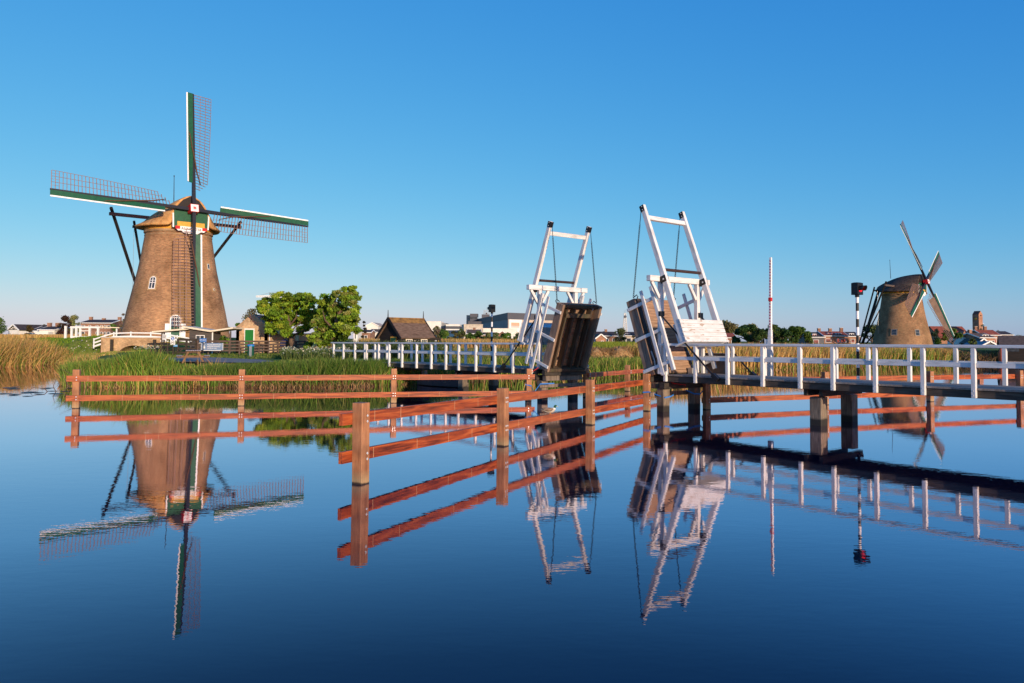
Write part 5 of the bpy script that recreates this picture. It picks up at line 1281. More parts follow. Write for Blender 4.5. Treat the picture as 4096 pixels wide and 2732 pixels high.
# behind the big tree and the left span
house('white curved roof hall peeping out right of the big green tree', 1463, 1512, 1290, 1302, 330, 'render_white', 'render_beige', 'y', 20, (), 0, 'hall', 'building')
house('brown roofed low house in front of the white hall', 1480, 1528, 1317, 1327, 240, 'render_white', 'tile_brown', 'x', 8, ((.3, .5, .2, .4), (.7, .5, .2, .4)))
house('dark roofed low house right of the big green tree', 1446, 1481, 1320, 1328, 230, 'house_brick', 'tile_dark', 'x', 8, ((.5, .5, .3, .4),))
house('small white chalet beside the right edge of the big green tree', 1414, 1430, 1311, 1320, 210, 'render_white', 'render_white', 'y', 6, ((.5, .6, .3, .4),))

def block(name, label, px0, px1, py0, Y, depth, mat, cat='building', base=1.2, wins=(), bands=(), rz=0, top=None):
    xa, xb = X_at(px0, Y), X_at(px1, Y); H = Z_at((px0+px1)/2, py0, Y)-base; w = xb-xa
    t = thing(name, label, cat, ((xa+xb)/2, Y, base), rz)
    mb = MB(); mb.box((0, depth/2, H/2-.2), (w, depth, H+.4), M[mat]); wl = mb.build('wall', t)
    mb = MB(); mb.box((0, depth/2, H+.12), (w+.2, depth+.2, .25), M[top or mat]); mb.build('parapet', t)
    windows(t, None, w, [((fx-.5)*w, fz*H, fw*w, fh*H) for fx, fz, fw, fh in wins])
    for z0, z1, m_ in bands:
        mb = MB(); mb.box((0, depth/2, (z0+z1)/2*H), (w+.12, depth+.12, (z1-z0)*H), M[m_]); mb.build('facade_band', wl)
    return t, w, H, wl
block('office_building', 'low white office building behind the right end of the black wooden house', 1692, 1763, 1287, 420, 18, 'render_white', bands=((.36, .52, 'glass'),))
block('office_building', 'glazed green link building right of the low white office', 1763, 1783, 1294, 425, 18, 'clad_grey', bands=((.30, .46, 'glass'), (.55, .75, 'glass'), (.48, .53, 'teal_paint')))
block('office_building', 'long pale office with a dark glazed top floor', 1783, 1838, 1299, 415, 16, 'render_white', wins=tuple((.08+.105*k, .58, .075, .22) for k in range(9)), bands=((.76, .92, 'clad_dark'),))
block('office_building', 'pale stone clad office with a row of tall narrow windows', 1855, 1931, 1299, 380, 20, 'stone', wins=tuple((.14+.094*k, .62, .05, .28) for k in range(9))+tuple((.14+.094*k, .2, .05, .24) for k in range(9)), rz=R(7))
block('office_building', 'dark plant room standing behind the pale stone office', 1872, 1924, 1287, 430, 10, 'clad_dark')
block('tower_block', 'dark brick tower block rising over the grey warehouse roof', 1879, 1909, 1256, 560, 16, 'clad_dark', bands=((.82, .9, 'glass'),))
block('tower_block', 'pale tower block with a flat roof left of the grey warehouse', 1865, 1880, 1262, 565, 16, 'render_beige', wins=((.5, .9, .6, .04), (.5, .8, .6, .04)))
block('plant_room', 'small dark roof structure on top of the grey warehouse skyline', 1926, 1956, 1259, 555, 12, 'clad_dark')
# the big warehouse: long grey side seen at a slant, beige end wall with a white billboard
def warehouse():
    Yc = 430; xc = X_at(2031, Yc); base = 1.2; Hc = Z_at(2031, 1250.5, Yc)-base
    xl = X_at(1866, 640); yl = 640; xr = X_at(2330, Yc+40); yr = Yc+40
    t = thing('warehouse', 'huge grey warehouse with dark top band and white billboard behind the left drawbridge', 'warehouse', (xc, Yc, base))
    a = (0, 0); b = (xl-xc, yl-Yc); c = (xr-xc, yr-Yc); d = (b[0]+c[0], b[1]+c[1])
    def wallbox(mb, z0, z1, m, off=0):
        mb.prism([a, c, d, b], z0, z1, M[m], 'z')
    mb = MB(); wallbox(mb, -1, Hc*.78, 'clad_grey'); wl = mb.build('wall', t)
    mb = MB(); k = 1.004; mb.prism([(p_[0]*k-.15, p_[1]*k-.3) for p_ in (a, c, d, b)], Hc*.78, Hc, M['clad_dark'], 'z'); mb.build('top_band', t)
    mb = MB(); L = math.hypot(*c); ux_, uy_ = c[0]/L, c[1]/L; nx_, ny_ = uy_, -ux_
    mb.prism([(nx_*.3, ny_*.3), (c[0]+nx_*.3, c[1]+ny_*.3), (c[0], c[1]), (0, 0)], -1, Hc*.775, M['render_beige'], 'z'); mb.build('end_wall', wl)
    def facade(s0, s1, z0, z1, m, o_): 
        mb.prism([(ux_*s0+nx_*o_, uy_*s0+ny_*o_), (ux_*s1+nx_*o_, uy_*s1+ny_*o_), (ux_*s1+nx_*.3, uy_*s1+ny_*.3), (ux_*s0+nx_*.3, uy_*s0+ny_*.3)], z0, z1, M[m], 'z')
    mb = MB(); facade(.3, L*.165, Hc*.27, Hc*.77, 'white_clean', .8); bb = mb.build('billboard', t)
    mb = MB(); facade(L*.03, L*.13, Hc*.56, Hc*.67, 'salmon', .95); facade(L*.03, L*.13, Hc*.50, Hc*.56, 'pale_grey', .95); mb.build('billboard_picture', bb)
    mb = MB(); mb.prism([(b[0]*.12-.5, b[1]*.12-3), (b[0]*.9-.5, b[1]*.9-3), (b[0]*.9, b[1]*.9), (b[0]*.12, b[1]*.12)], -1, Hc*.26, M['steel'], 'z'); mb.build('loading_annex', t)
warehouse()
block('factory', 'long low white factory wall with small windows in front of the grey warehouse', 1932, 2068, 1315, 400, 14, 'render_white', wins=tuple((.08+.12*k, .42, .07, .2) for k in range(7)))
house('brown brick gable house half hidden by willow bushes below the factory', 1990, 2028, 1324, 1336, 300, 'house_brick', 'tile_red', 'y', 8, ((.5, .5, .2, .3),))
house('small white gable house beside the left drawbridge frame', 2049, 2084, 1325, 1333, 290, 'render_white', 'tile_brown', 'y', 8, ((.35, .5, .18, .3), (.65, .5, .18, .3)))
house('long dark thatched barn in front of the pale stone office', 1868, 1920, 1319, 1333, 260, 'house_brick', 'tile_brown', 'x', 9, (), chim=((.5, .8),))
house('low dark roofed house under the white factory wall', 1931, 1984, 1330, 1338, 280, 'house_brick', 'tile_dark', 'x', 8, ((.3, .4, .1, .4), (.7, .4, .1, .4)))
# between and right of the leaves
house('long dark roofed row of houses seen through the gap of the drawbridge', 2372, 2468, 1327, 1342, 270, 'house_brick', 'tile_dark', 'x', 9, ((.3, .5, .08, .3), (.6, .5, .08, .3), (.85, .5, .06, .3)), chim=((.05, .9), (.6, .9)))
house('brown brick gable house with white edging in the gap of the drawbridge', 2383, 2424, 1337, 1352, 235, 'church_brick', 'tile_brown', 'y', 9, ((.65, .4, .2, .4),), R(12))
house('dormer house with pale ground floor just left of the right leaf', 2502, 2540, 1328, 1341, 240, 'render_beige', 'tile_dark', 'x', 8, ((.35, .45, .45, .5),), R(-8), dormers=((.25, .5),))
house('dark roofed house with a pale verandah right of the white counterweight', 2898, 2944, 1333, 1349, 230, 'house_brick', 'tile_red', 'x', 8, ((.25, .45, .2, .4), (.7, .45, .2, .4)))
house('dark roofed terraced house at the left end of the brick row', 3231, 3297, 1329, 1347, 240, 'clad_dark', 'tile_dark', 'x', 9, ((.5, .5, .3, .35),), chim=((.02, 1.2),), dormers=((.5, .24),))
house('red roofed pair of brick terraced houses left of the distant windmill', 3297, 3392, 1326, 1342, 240, 'church_brick', 'tile_red', 'x', 9, ((.17, .55, .22, .30), (.58, .55, .10, .30), (.80, .55, .22, .30), (.17, .15, .2, .2), (.75, .15, .2, .2)), chim=((.02, 1.0), (.5, 1.0), (.98, 1.2)), dormers=((.32, .22), (.68, .22)))
house('dark roofed terraced house at the right end of the brick row', 3392, 3440, 1328, 1344, 240, 'church_brick', 'tile_dark', 'x', 9, ((.4, .55, .3, .3), (.4, .2, .3, .2)), dormers=((.45, .4),))
# church
def church():
    Y = 330; xa, xb = X_at(3760, Y), X_at(3890, Y); base = 1.2; zr, ze = Z_at(3840, 1305.5, Y)-base, Z_at(3840, 1330, Y)-base; w = xb-xa; D = 16
    t = thing('church', 'brick church with a long red roof and a tall square gabled tower on the right', 'church', ((xa+xb)/2, Y, base))
    mb = MB(); mb.prism([(0, -1), (D, -1), (D, ze-2.5), (D/2, zr-.1), (0, ze-2.5)], -w/2, w/2, M['church_brick'], 'x'); mb.build('wall', t)
    mb = MB(); mb.bar((0, -.8, ze-2.9), (0, D/2, zr), w+.4, .4, M['tile_red'], (0, 0, 1)); mb.bar((0, D+.8, ze-2.9), (0, D/2, zr), w+.4, .4, M['tile_red'], (0, 0, 1)); rf = mb.build('roof', t)
    for px_ in (3849.5, 3864.5, 3880):
        xx = X_at(px_, Y)-(xa+xb)/2; hz = Z_at(px_, 1324.5, Y)-base; q_ = Z_at(px_, 1337, Y)-base
        mb = MB(); mb.prism([(xx-.8, 2), (xx+.8, 2), (xx+.8, q_), (xx, hz), (xx-.8, q_)], -1.6, 2.5, M['church_brick'], 'y'); g_ = mb.build('side_gable', rf)
        mb = MB()
        mb.box((xx, -1.64, q_-.3), (1.15, .08, .5), M['white_clean']); mb.box((xx, -1.64, q_-1.4), (1.15, .08, .7), M['glass']); mb.build('window', g_)
    tx, tw = X_at(3903, Y)-(xa+xb)/2, 2.75; zt0, zt1 = Z_at(3904, 1258, Y)-base, Z_at(3904, 1245, Y)-base
    q = Matrix.Rotation(R(-38), 4, 'Z')
    mb = MB(); mb.prism([(-tw/2, -1), (tw/2, -1), (tw/2, zt0), (0, zt1), (-tw/2, zt0)], -tw/2, tw/2, M['church_brick'], 'y'); tower = mb.build('tower', t); tower.matrix_local = Matrix.Translation((tx, -1.5, 0)) @ Matrix.Rotation(R(28), 4, 'Z')
    mb = MB()
    for sx in (-1, 1): mb.bar((sx*(tw/2+.05), 0, zt0-.02), (0, 0, zt1+.03), tw*.94, .10, M['tile_dark'], (0, 0, 1))
    mb.build('roof', tower)
    mb = MB()
    for k in range(3): mb.box((-.35+.35*k, -tw/2-.03, zt0-.5), (.2, .06, .5), M['tar'])
    mb.build('belfry_opening', tower)
    mb = MB(); mb.lathe([(.5, 0), (.5, .08)], M['yellow'], 20); ck = mb.build('clock_face', tower, loc=(-tw/2-.02, 0, zt0-1.9), rot=(0, R(-90), 0))
    for px_, py_ in ((3916, 1296), (3916, 1318)):
        mb = MB(); mb.tube([(tw/2, -tw/2, Z_at(3910, py_, Y)-base), (tw/2+.5, -tw/2-.2, Z_at(3910, py_, Y)-base+.1)], .1, M['white_clean'], 6); mb.build('floodlight', tower)
church()
block('villa', 'flat roofed white villa with small upper windows in front of the church', 3850, 3902, 1349, 230, 8, 'render_white', wins=tuple((.1+.16*k, .80, .07, .17) for k in range(6))+((.25, .25, .1, .3), (.4, .25, .1, .3)), top='tile_dark')
house('dark gable house with a brick and white bay right of the church tower', 3915, 3984, 1333, 1349, 225, 'church_brick', 'tile_brown', 'x', 9, ((.62, .55, .18, .25), (.86, .55, .18, .25)), chim=((.12, 1.0),), dormers=((.6, .4),), rz=R(10))
house('red roofed house behind the dark gable house near the church', 3930, 4000, 1320, 1339, 270, 'house_brick', 'tile_red', 'x', 9, ((.7, .5, .15, .3),), chim=((.05, 1.3), (.6, 1.3)))
house('dark roofed farmhouse with a small roof window at the far right', 3985, 4052, 1325, 1338, 290, 'house_brick', 'tile_dark', 'x', 10, ((.4, .5, .15, .3),))
house('low slate grey gable shed at the foot of the dark gable house', 3932, 3985, 1366, 1378, 190, 'clad_dark', 'clad_grey', 'y', 8, ())
house('small dark steep gable annex with a roof window below the dark gable house', 3912, 3955, 1355, 1372, 205, 'dark_boards', 'tile_brown', 'y', 8, ())
def boat_house():
    Y = 104; xa, xb = X_at(3996, Y), X_at(4230, Y); base = .25; zt, ze = Z_at(4046, 1345, Y)-base, Z_at(4046, 1381, Y)-base; w = xb-xa
    t = thing('boat_house', 'low dark boat shed with a big brown pantile roof at the right edge', 'boat shed', (xa+.5*w*.866, Y-.25*w, base), R(-30))
    mb = MB(); mb.box((0, 3, ze/2-.3), (w-.5, 5.5, ze+.6), M['dark_boards']); mb.build('wall', t)
    mb = MB(); mb.bar((0, -.3, ze-.1), (0, 3.2, zt), w, .2, M['tile_brown'], (0, 0, 1)); mb.bar((0, 6.7, ze-.1), (0, 3.2, zt), w, .2, M['tile_brown'], (0, 0, 1)); mb.build('roof', t)
    mb = MB(); mb.box((-w/2+1.6, .18, ze-.6), (1.3, .1, .5), M['glass']); mb.build('window', t)
    mb = MB(); mb.box((0, -.6, .05), (w, .8, .12), M['grey_wood']); mb.build('landing_stage', t)
boat_house()
Y = 102.6; x = X_at(4004, Y); t = thing('covered_boat', 'small boat upright under an orange cover beside the boat shed', 'boat', (x, Y, .2))
rows = [[(.32*s_*math.cos(a), .32*s_*math.sin(a)*1.2, z_) for a in np.linspace(0, 2*math.pi, 14)[:-1]] for z_, s_ in ((0, .6), (.3, 1), (1.0, 1.05), (1.5, .8), (1.9, .3), (1.98, .02))]
mb = MB(); mb.sheet(rows, M['orange_tarp'], closed=True); mb.build('cover', t, smooth=True, fix=False)
mb = MB(); mb.tube([(0, 0, -.3), (0, 0, .2)], .2, M['dark_wood'], 8); mb.build('hull', t)

# crane, mast
def crane():
    Y = 420; b = at(1135, 1190, Y); t = thing('tower_crane', 'pale tower crane whose jib stands above the big green tree', 'crane', (b[0], Y, 1.2))
    def L(px, py): p_ = at(px, py, Y); return Vector((p_[0]-b[0], 0, p_[2]-1.2))
    ap = L(1135, 1164.5); jt = L(1024, 1188); jr = L(1131, 1190.5)
    mb = MB(); mb.bar(L(1131, 1190), (0, 0, 0), 1.0, 1.0, M['steel']); mb.build('mast', t)
    mb = MB(); n = 22
    for k in range(n):
        p_ = jr.lerp(jt, k/n); q_ = jr.lerp(jt, (k+1)/n); hh = Vector((0, 0, 1.25*(1-k/n*.5)))
        mb.bar(p_, q_+hh, .18, .18, M['white_clean']); mb.bar(p_+hh, q_, .18, .18, M['white_clean']); mb.bar(p_, q_, .3, .3, M['white_clean']); mb.bar(p_+hh, q_+hh, .3, .3, M['white_clean'])
    mb.build('jib', t, fix=False)
    mb = MB(); mb.bar(L(1128, 1191), ap, .35, .35, M['steel']); mb.bar(L(1136, 1189), ap, .35, .35, M['steel'])
    for k in range(4): mb.bar(L(1128, 1191).lerp(ap, k/4), L(1136, 1189).lerp(ap, (k+1)/4), .2, .2, M['steel'])
    mb.build('tower_top', t, fix=False)
    mb = MB(); mb.bar(L(1136, 1190), L(1172, 1186), .5, .9, M['steel']); mb.box(L(1168, 1189), (3, 1.4, 2), M['steel']); mb.build('counter_jib', t)
    pm = L(1079.5, 1170.5); mb = MB(); mb.bar(L(1078, 1187), pm, .25, .25, M['steel']); mb.bar(L(1081.5, 1187), pm, .25, .25, M['steel']); mb.build('jib_post', t, fix=False)
    for a_, c_ in ((ap, pm), (pm, L(1028, 1185)), (ap, L(1088, 1186.5)), (ap, L(1160, 1186)), (ap, L(1168, 1186))):
        mb = MB(); mb.bar(a_, c_, .16, .16, M['steel']); mb.build('stay_cable', t)
crane()
def lattice_mast(label, px, py0, py1, Y, wb, wt, n=14):
    x, _, z0 = at(px, py1, Y); z1 = Z_at(px, py0, Y); t = thing('lattice_mast', label, 'mast', (x, Y, 1.2)); H = z1-1.2
    mb = MB(); c4 = ((-1, -1), (1, -1), (1, 1), (-1, 1))
    def P(k, f): w_ = wb+(wt-wb)*f; return Vector((c4[k][0]*w_/2, c4[k][1]*w_/2, H*f))
    for k in range(4): mb.bar(P(k, 0), P(k, 1), .22, .22, M['steel'])
    for i in range(n):
        for k in range(4):
            mb.bar(P(k, i/n), P((k+1) % 4, (i+1)/n), .13, .13, M['steel']); mb.bar(P((k+1) % 4, i/n), P(k, (i+1)/n), .13, .13, M['steel'])
    mb.build('lattice', t, fix=False)
    mb = MB(); mb.tube([(0, 0, H), (0, 0, H*1.10)], .12, M['steel'], 6); mb.build('aerial', t)
    mb = MB(); mb.lathe([(.7, -.15), (.75, 0), (.7, .15)], M['clad_dark'], 14); mb.build('dish', t, loc=(0, -1.0, H*.88), rot=(R(90), 0, 0))
lattice_mast('slender steel lattice radio mast in the gap of the drawbridge', 2500, 1252, 1326, 420, 3.0, .9)
lattice_mast('tip of a steel aerial frame on the grey warehouse roof behind the left signal', 1946, 1240, 1262, 600, 7.0, 4.0, 18)

# ------------------------------------------------------------------ ducks
def duck(label, loc, rz, male, sit=False):
    t = thing('duck', label, 'duck', loc, rz)
    B, Wg, Hd = (M['duck_body'], M['duck_wing'], M['duck_head']) if male else (M['duck_brown'], M['duck_brown'], M['duck_brown'])
    # spine sections along x: (x, z, half width, half height, material)
    sec = [(-.285, .155, .012, .008, 0), (-.24, .148, .045, .018, 0), (-.19, .140, .062, .042, 0), (-.12, .130, .080, .072, 0), (-.03, .125, .092, .088, 0), (.06, .128, .090, .090, 0), (.125, .142, .074, .080, 0),
           (.160, .172, .052, .062, 0), (.172, .205, .036, .042, 1), (.176, .222, .034, .036, 2), (.186, .250, .040, .040, 2), (.204, .275, .040, .038, 2), (.232, .272, .028, .028, 2), (.247, .262, .016, .016, 2)]
    pts = [Vector((s_[0], 0, s_[1])) for s_ in sec]; mb = MB(); n = 14; rows = []
    for i, s_ in enumerate(sec):
        d = (pts[min(i+1, len(pts)-1)]-pts[max(i-1, 0)]).normalized(); u_ = Vector((-d.z, 0, d.x))
        rows.append([pts[i]+Vector((0, math.cos(a)*s_[2], 0))+u_*math.sin(a)*s_[3] for a in np.linspace(0, 2*math.pi, n+1)[:-1]])
    mats = [B, M['white_clean'] if male else B, Hd]
    for m_ in mats: mb.mi(m_)
    o0 = 0; mb.v = [tuple(p) for r_ in rows for p in r_]
    for i in range(len(rows)-1):
        for k in range(n):
            mb.f.append((i*n+k, i*n+(k+1) % n, (i+1)*n+(k+1) % n, (i+1)*n+k)); mb.m.append(mb.mats.index(mats[sec[i+1][4]]))
    mb.f += [tuple(range(n))[::-1], tuple((len(rows)-1)*n+k for k in range(n))]; mb.m += [0, mb.mats.index(mats[2])]
    body = mb.build('body', t, smooth=True)
    sd = body.modifiers.new('sub', 'SUBSURF'); sd.levels = 1; sd.render_levels = 2
    mb = MB(); mb.prism([(.238, .270), (.262, .258), (.300, .242), (.302, .236), (.262, .243), (.240, .250)], -.014, .014, M['bill'] if male else M['orange'], 'y'); mb.build('bill', t, bevel=.003)
    for sy in (-1, 1):
        mb = MB(); rr = []
        for x_, z_, h_, y_ in ((-.25, .165, .006, .045), (-.18, .165, .03, .074), (-.08, .155, .052, .092), (.02, .155, .055, .099), (.085, .165, .035, .090), (.11, .17, .008, .075)):
            rr.append([(x_, sy*(y_+.004), z_+h_), (x_, sy*(y_+.016), z_), (x_, sy*(y_+.006), z_-h_)])
        mb.sheet(rr, Wg); w_ = mb.build('wing', t, smooth=True, fix=False); md = w_.modifiers.new('s', 'SOLIDIFY'); md.thickness = .012; md.offset = 0
        mb = MB(); mb.lathe([(.001, -.006), (.006, 0), (.001, .006)], M['black'], 8); mb.build('eye', t, loc=(.216, sy*.036, .285))
        if not sit:
            mb = MB(); mb.tube([(.02, sy*.035, .055), (.03, sy*.035, .022), (.028, sy*.035, .004)], [.012, .007, .007], M['orange'], 6)
            mb.prism([(.01, sy*.035-.006), (.075, sy*.035-.03), (.085, sy*.035), (.075, sy*.035+.03)], .0, .006, M['orange'], 'z'); mb.build('leg', t)
    return t
# the drake stands on the lower rail of the nearest fence
fa, fb = Vector((-.22, 20.25, 0)), Vector((2.62, 25.44, 0)); fd = (fb-fa).normalized(); fn = Vector((-fd.y, fd.x, 0))
p = fa+fd*((fb-fa).length*.53)+fn*.165
zr_ = .53+(.38-.53)*(5.6+3.1+.0)/17.7+.113
d_ = duck('drake with a glossy green head standing on the lower rail of the nearest fence', (p.x, p.y, zr_), R(8), True); d_.scale = (.92,)*3
g_ = on_ground(-18.35, 44.75)
d_ = duck('dark brown duck resting on the grass bank before the picnic table', (-18.35, 44.75, g_+.02), R(-75), False, True); d_.scale = (1.15,)*3

# ------------------------------------------------------------------ trees near and far
def big_tree(label, blobs, trunk, n, size, cols, group=None, limbs=(), Yc=63):
    bx, by, bz = trunk[0]
    t = thing('tree', label, 'tree', (bx, by, bz), 0, group)
    mb = MB(); mb.tube([Vector(p_)-Vector((bx, by, bz)) for p_ in trunk], list(np.linspace(.24, .12, len(trunk))), M['bark'], 9)
    for l in limbs: mb.tube([Vector(p_)-Vector((bx, by, bz)) for p_ in l], list(np.linspace(.12, .025, len(l))), M['bark'], 7)
    mb.build('trunk', t, smooth=True)
    c = [Vector(b[0])-Vector((bx, by, bz)) for b in blobs]; r = [(b[1]*1.1, b[1]*1.0, b[1]*.8) for b in blobs]
    c2, r2 = [], []
    for cc, rr_ in zip(c, r):                                            # break every mass into small leafy sprays
        for k in range(9):
            d = Vector((random.gauss(0, 1), random.gauss(0, 1), random.gauss(0, 1))).normalized()*rr_[0]*random.uniform(.25, 1.15); q_ = rr_[0]*random.uniform(.24, .62)
            c2.append(cc+d); r2.append((q_*1.25, q_*1.1, q_*.7))
    leaf_cloud('crown', c2, r2, n, size, cols, t, jit=.16, shell=.05, aspect=1.9)
    return t
def px_blobs(lst, Y):
    out = []
    for px_, py_, rpx in lst:
        yy = Y+random.uniform(-1.6, 1.6); p_ = at(px_, py_, yy); out.append((p_, rpx*yy/FPX))
    return out
Y = 71.0
def W3(px_, py_, dy=0): return at(px_, py_, Y+dy)
LG = [(.23, .34, .025), (.18, .29, .022), (.29, .40, .035), (.13, .215, .018)]
b1 = px_blobs([(1050, 1240, 24), (1070, 1210, 24), (1045, 1232, 20), (1100, 1218, 28), (1085, 1255, 26), (1120, 1200, 24), (1150, 1192, 24), (1185, 1202, 24), (1218, 1205, 26), (1240, 1225, 28), (1150, 1225, 26), (1190, 1240, 30), (1120, 1250, 28),
                (1160, 1262, 26), (1075, 1285, 22), (1100, 1305, 24), (1078, 1312, 14), (1130, 1290, 22), (1215, 1262, 28), (1245, 1262, 26), (1185, 1290, 22), (1150, 1310, 20), (1092, 1330, 16), (1225, 1300, 26), (1205, 1325, 18), (1160, 1332, 14), (1140, 1338, 14)], Y)
big_tree('spreading bright green tree with a twisted double trunk beside the brick shed', b1,
         [W3(1180, 1412), W3(1172, 1392), W3(1163, 1368), W3(1166, 1345), W3(1158, 1326), W3(1160, 1300), W3(1150, 1262)], 38000, .125, LG,
         limbs=([W3(1160, 1412, .3), W3(1156, 1372, .3), W3(1154, 1340), W3(1166, 1322), W3(1200, 1290), W3(1225, 1258)], [W3(1158, 1326), W3(1130, 1300), W3(1095, 1282), W3(1070, 1250)], [W3(1166, 1345), W3(1196, 1330), W3(1222, 1318)], [W3(1160, 1300), W3(1185, 1270), W3(1190, 1225)], [W3(1150, 1270), W3(1120, 1240), W3(1110, 1215)], [W3(1130, 1300), W3(1108, 1310), W3(1092, 1322)]))
Y = 66
b2 = px_blobs([(1348, 1172, 20), (1385, 1172, 22), (1412, 1170, 20), (1425, 1182, 16), (1370, 1195, 26), (1405, 1205, 26), (1330, 1205, 24), (1300, 1210, 24), (1345, 1225, 30), (1390, 1235, 30), (1420, 1240, 22), (1300, 1240, 26), (1340, 1260, 32), (1385, 1268, 30), (1425, 1272, 20),
                (1290, 1270, 28), (1320, 1295, 32), (1370, 1300, 30), (1410, 1300, 24), (1280, 1305, 28), (1265, 1285, 22), (1300, 1330, 30), (1345, 1330, 30), (1390, 1328, 24), (1425, 1325, 16), (1270, 1338, 24), (1310, 1358, 26), (1350, 1358, 22), (1250, 1352, 18), (1235, 1372, 16), (1285, 1372, 20)], Y)
big_tree('tall dense green tree right of the spreading one, reaching the white bridge railing', b2,
         [W3(1318, 1412), W3(1322, 1370), W3(1335, 1320), W3(1355, 1260), W3(1375, 1200)], 42000, .125, [(.20, .30, .022), (.155, .25, .02), (.25, .34, .035), (.11, .185, .017), (.27, .29, .07)],
         limbs=([W3(1240, 1412), W3(1262, 1388), W3(1285, 1370), W3(1300, 1340)], [W3(1335, 1320), W3(1300, 1280), W3(1290, 1240)], [W3(1345, 1290), W3(1395, 1260), W3(1415, 1220)], [W3(1355, 1260), W3(1340, 1210), W3(1350, 1180)]))

for a in (('round green tree cut by the left edge of the photo', -40, 27, 1266, 1346, 190, GREENS, 1300), ('dark olive bush between the two white houses on the far left', 98, 134, 1299, 1340, 190, [(.075, .055, .018), (.10, .075, .025)], 900),
          ('small pale tree behind the white terraced house', 165, 192, 1291, 1325, 240, OLIVE, 500), ('thin pale tree between the terraced house and the copper beech', 212, 236, 1290, 1330, 235, OLIVE, 400),
          ('purple leaved copper beech beside the brown apartment block', 228, 285, 1259, 1350, 200, [(.055, .018, .016), (.075, .028, .022), (.04, .022, .015), (.06, .04, .02)], 2200),
          ('pale green conical tree touching the copper beech', 268, 321, 1259, 1345, 203, [(.22, .22, .085), (.28, .27, .11), (.17, .18, .06)], 1700),
          ('small dark green bush at the right end of the brown apartment block', 436, 468, 1290, 1340, 190, GREENS, 600), ('bare looking pale tree touching the left side of the big windmill', 474, 512, 1252, 1335, 180, [(.19, .16, .09), (.15, .14, .07)], 800),
          ('hazy brown tree behind the brick shed roof', 962, 1052, 1228, 1335, 150, [(.20, .16, .08), (.16, .14, .06), (.24, .19, .10)], 1500), ('dark green tree right of the ticket booth roof', 886, 928, 1295, 1345, 210, GREENS, 600), ('dark rounded tree behind the end of the booth roof', 935, 968, 1287, 1345, 170, GREENS, 700),
          ('dark pointed conifer beside the white hall', 1441, 1468, 1284, 1330, 200, [(.03, .028, .018), (.045, .04, .025)], 700),
          ('leafy green tree between the houses in the gap of the drawbridge', 2455, 2508, 1308, 1366, 205, [(.10, .12, .04), (.07, .085, .03)], 1700), ('low tree behind the long dark roof in the gap', 2402, 2442, 1316, 1345, 300, OLIVE, 600),
          ('brown green bush at the left edge of the right leaf', 2526, 2560, 1330, 1368, 200, [(.11, .10, .04), (.08, .085, .03)], 700),
          ('broad olive grove of tall thin trees right of the counterweight', 2850, 2960, 1278, 1342, 330, [(.20, .18, .075), (.16, .15, .06)], 2600), ('olive grove tree at its right hand end', 2940, 3040, 1284, 1345, 335, [(.20, .18, .075), (.17, .16, .06)], 2200),
          ('dense dark green tree left of the white barrier boom', 2925, 3075, 1297, 1376, 160, DARKG, 2800), ('dark green tree directly behind the white barrier boom', 3035, 3155, 1296, 1376, 158, DARKG+[(.08, .12, .03)], 2600),
          ('bright green bushy tree right of the white barrier boom', 3120, 3246, 1302, 1376, 155, [(.11, .18, .02), (.08, .14, .018), (.05, .10, .015)], 2600), ('dark green bush filling in just left of the white barrier boom', 2985, 3085, 1312, 1376, 150, DARKG, 1800), ('dark green bush filling in just right of the white barrier boom', 3085, 3180, 1310, 1376, 149, DARKG+[(.09, .13, .03)], 1800),
          ('low green bush at the left end of the brick terrace', 3215, 3256, 1334, 1376, 160, [(.10, .14, .03), (.07, .10, .025)], 900),
          ('rounded pale green tree behind the tail of the distant windmill', 3440, 3535, 1293, 1382, 230, [(.10, .13, .04), (.075, .105, .03)], 2000),
          ('bright green tree between the cloth covered sail and the church', 3768, 3850, 1312, 1382, 175, [(.085, .15, .015), (.065, .12, .013), (.10, .17, .02)], 2400), ('dark tree right of the distant windmill tower', 3722, 3765, 1312, 1372, 215, [(.03, .05, .03), (.04, .065, .035)], 900),
          ('small green bush at the foot of the distant windmill', 3738, 3766, 1352, 1384, 150, GREENS, 600), ('loose green tree in front of the white villa', 3872, 3908, 1352, 1384, 170, [(.13, .16, .045), (.10, .13, .035)], 700),
          ('pale tree right of the church tower', 3916, 3952, 1296, 1330, 320, [(.14, .16, .07), (.11, .13, .05)], 900), ('bare little tree behind the dark farmhouse', 3980, 4002, 1318, 1335, 330, OLIVE, 250), ('thin tree at the far right skyline', 4060, 4096, 1335, 1352, 330, OLIVE, 300)):
    lab, x0, x1, y0, y1, Yt, cols, n = a
    xc = X_at((x0+x1)/2, Yt)
    tree(lab, x0, x1, y0, y1, Yt, cols, int(n*1.6), nblob=18 if n > 1000 else 11, zbase=on_ground(xc, Yt)-.1, trunk_h=.05, size=max(.18, abs(X_at(x1, Yt)-X_at(x0, Yt))*.042))
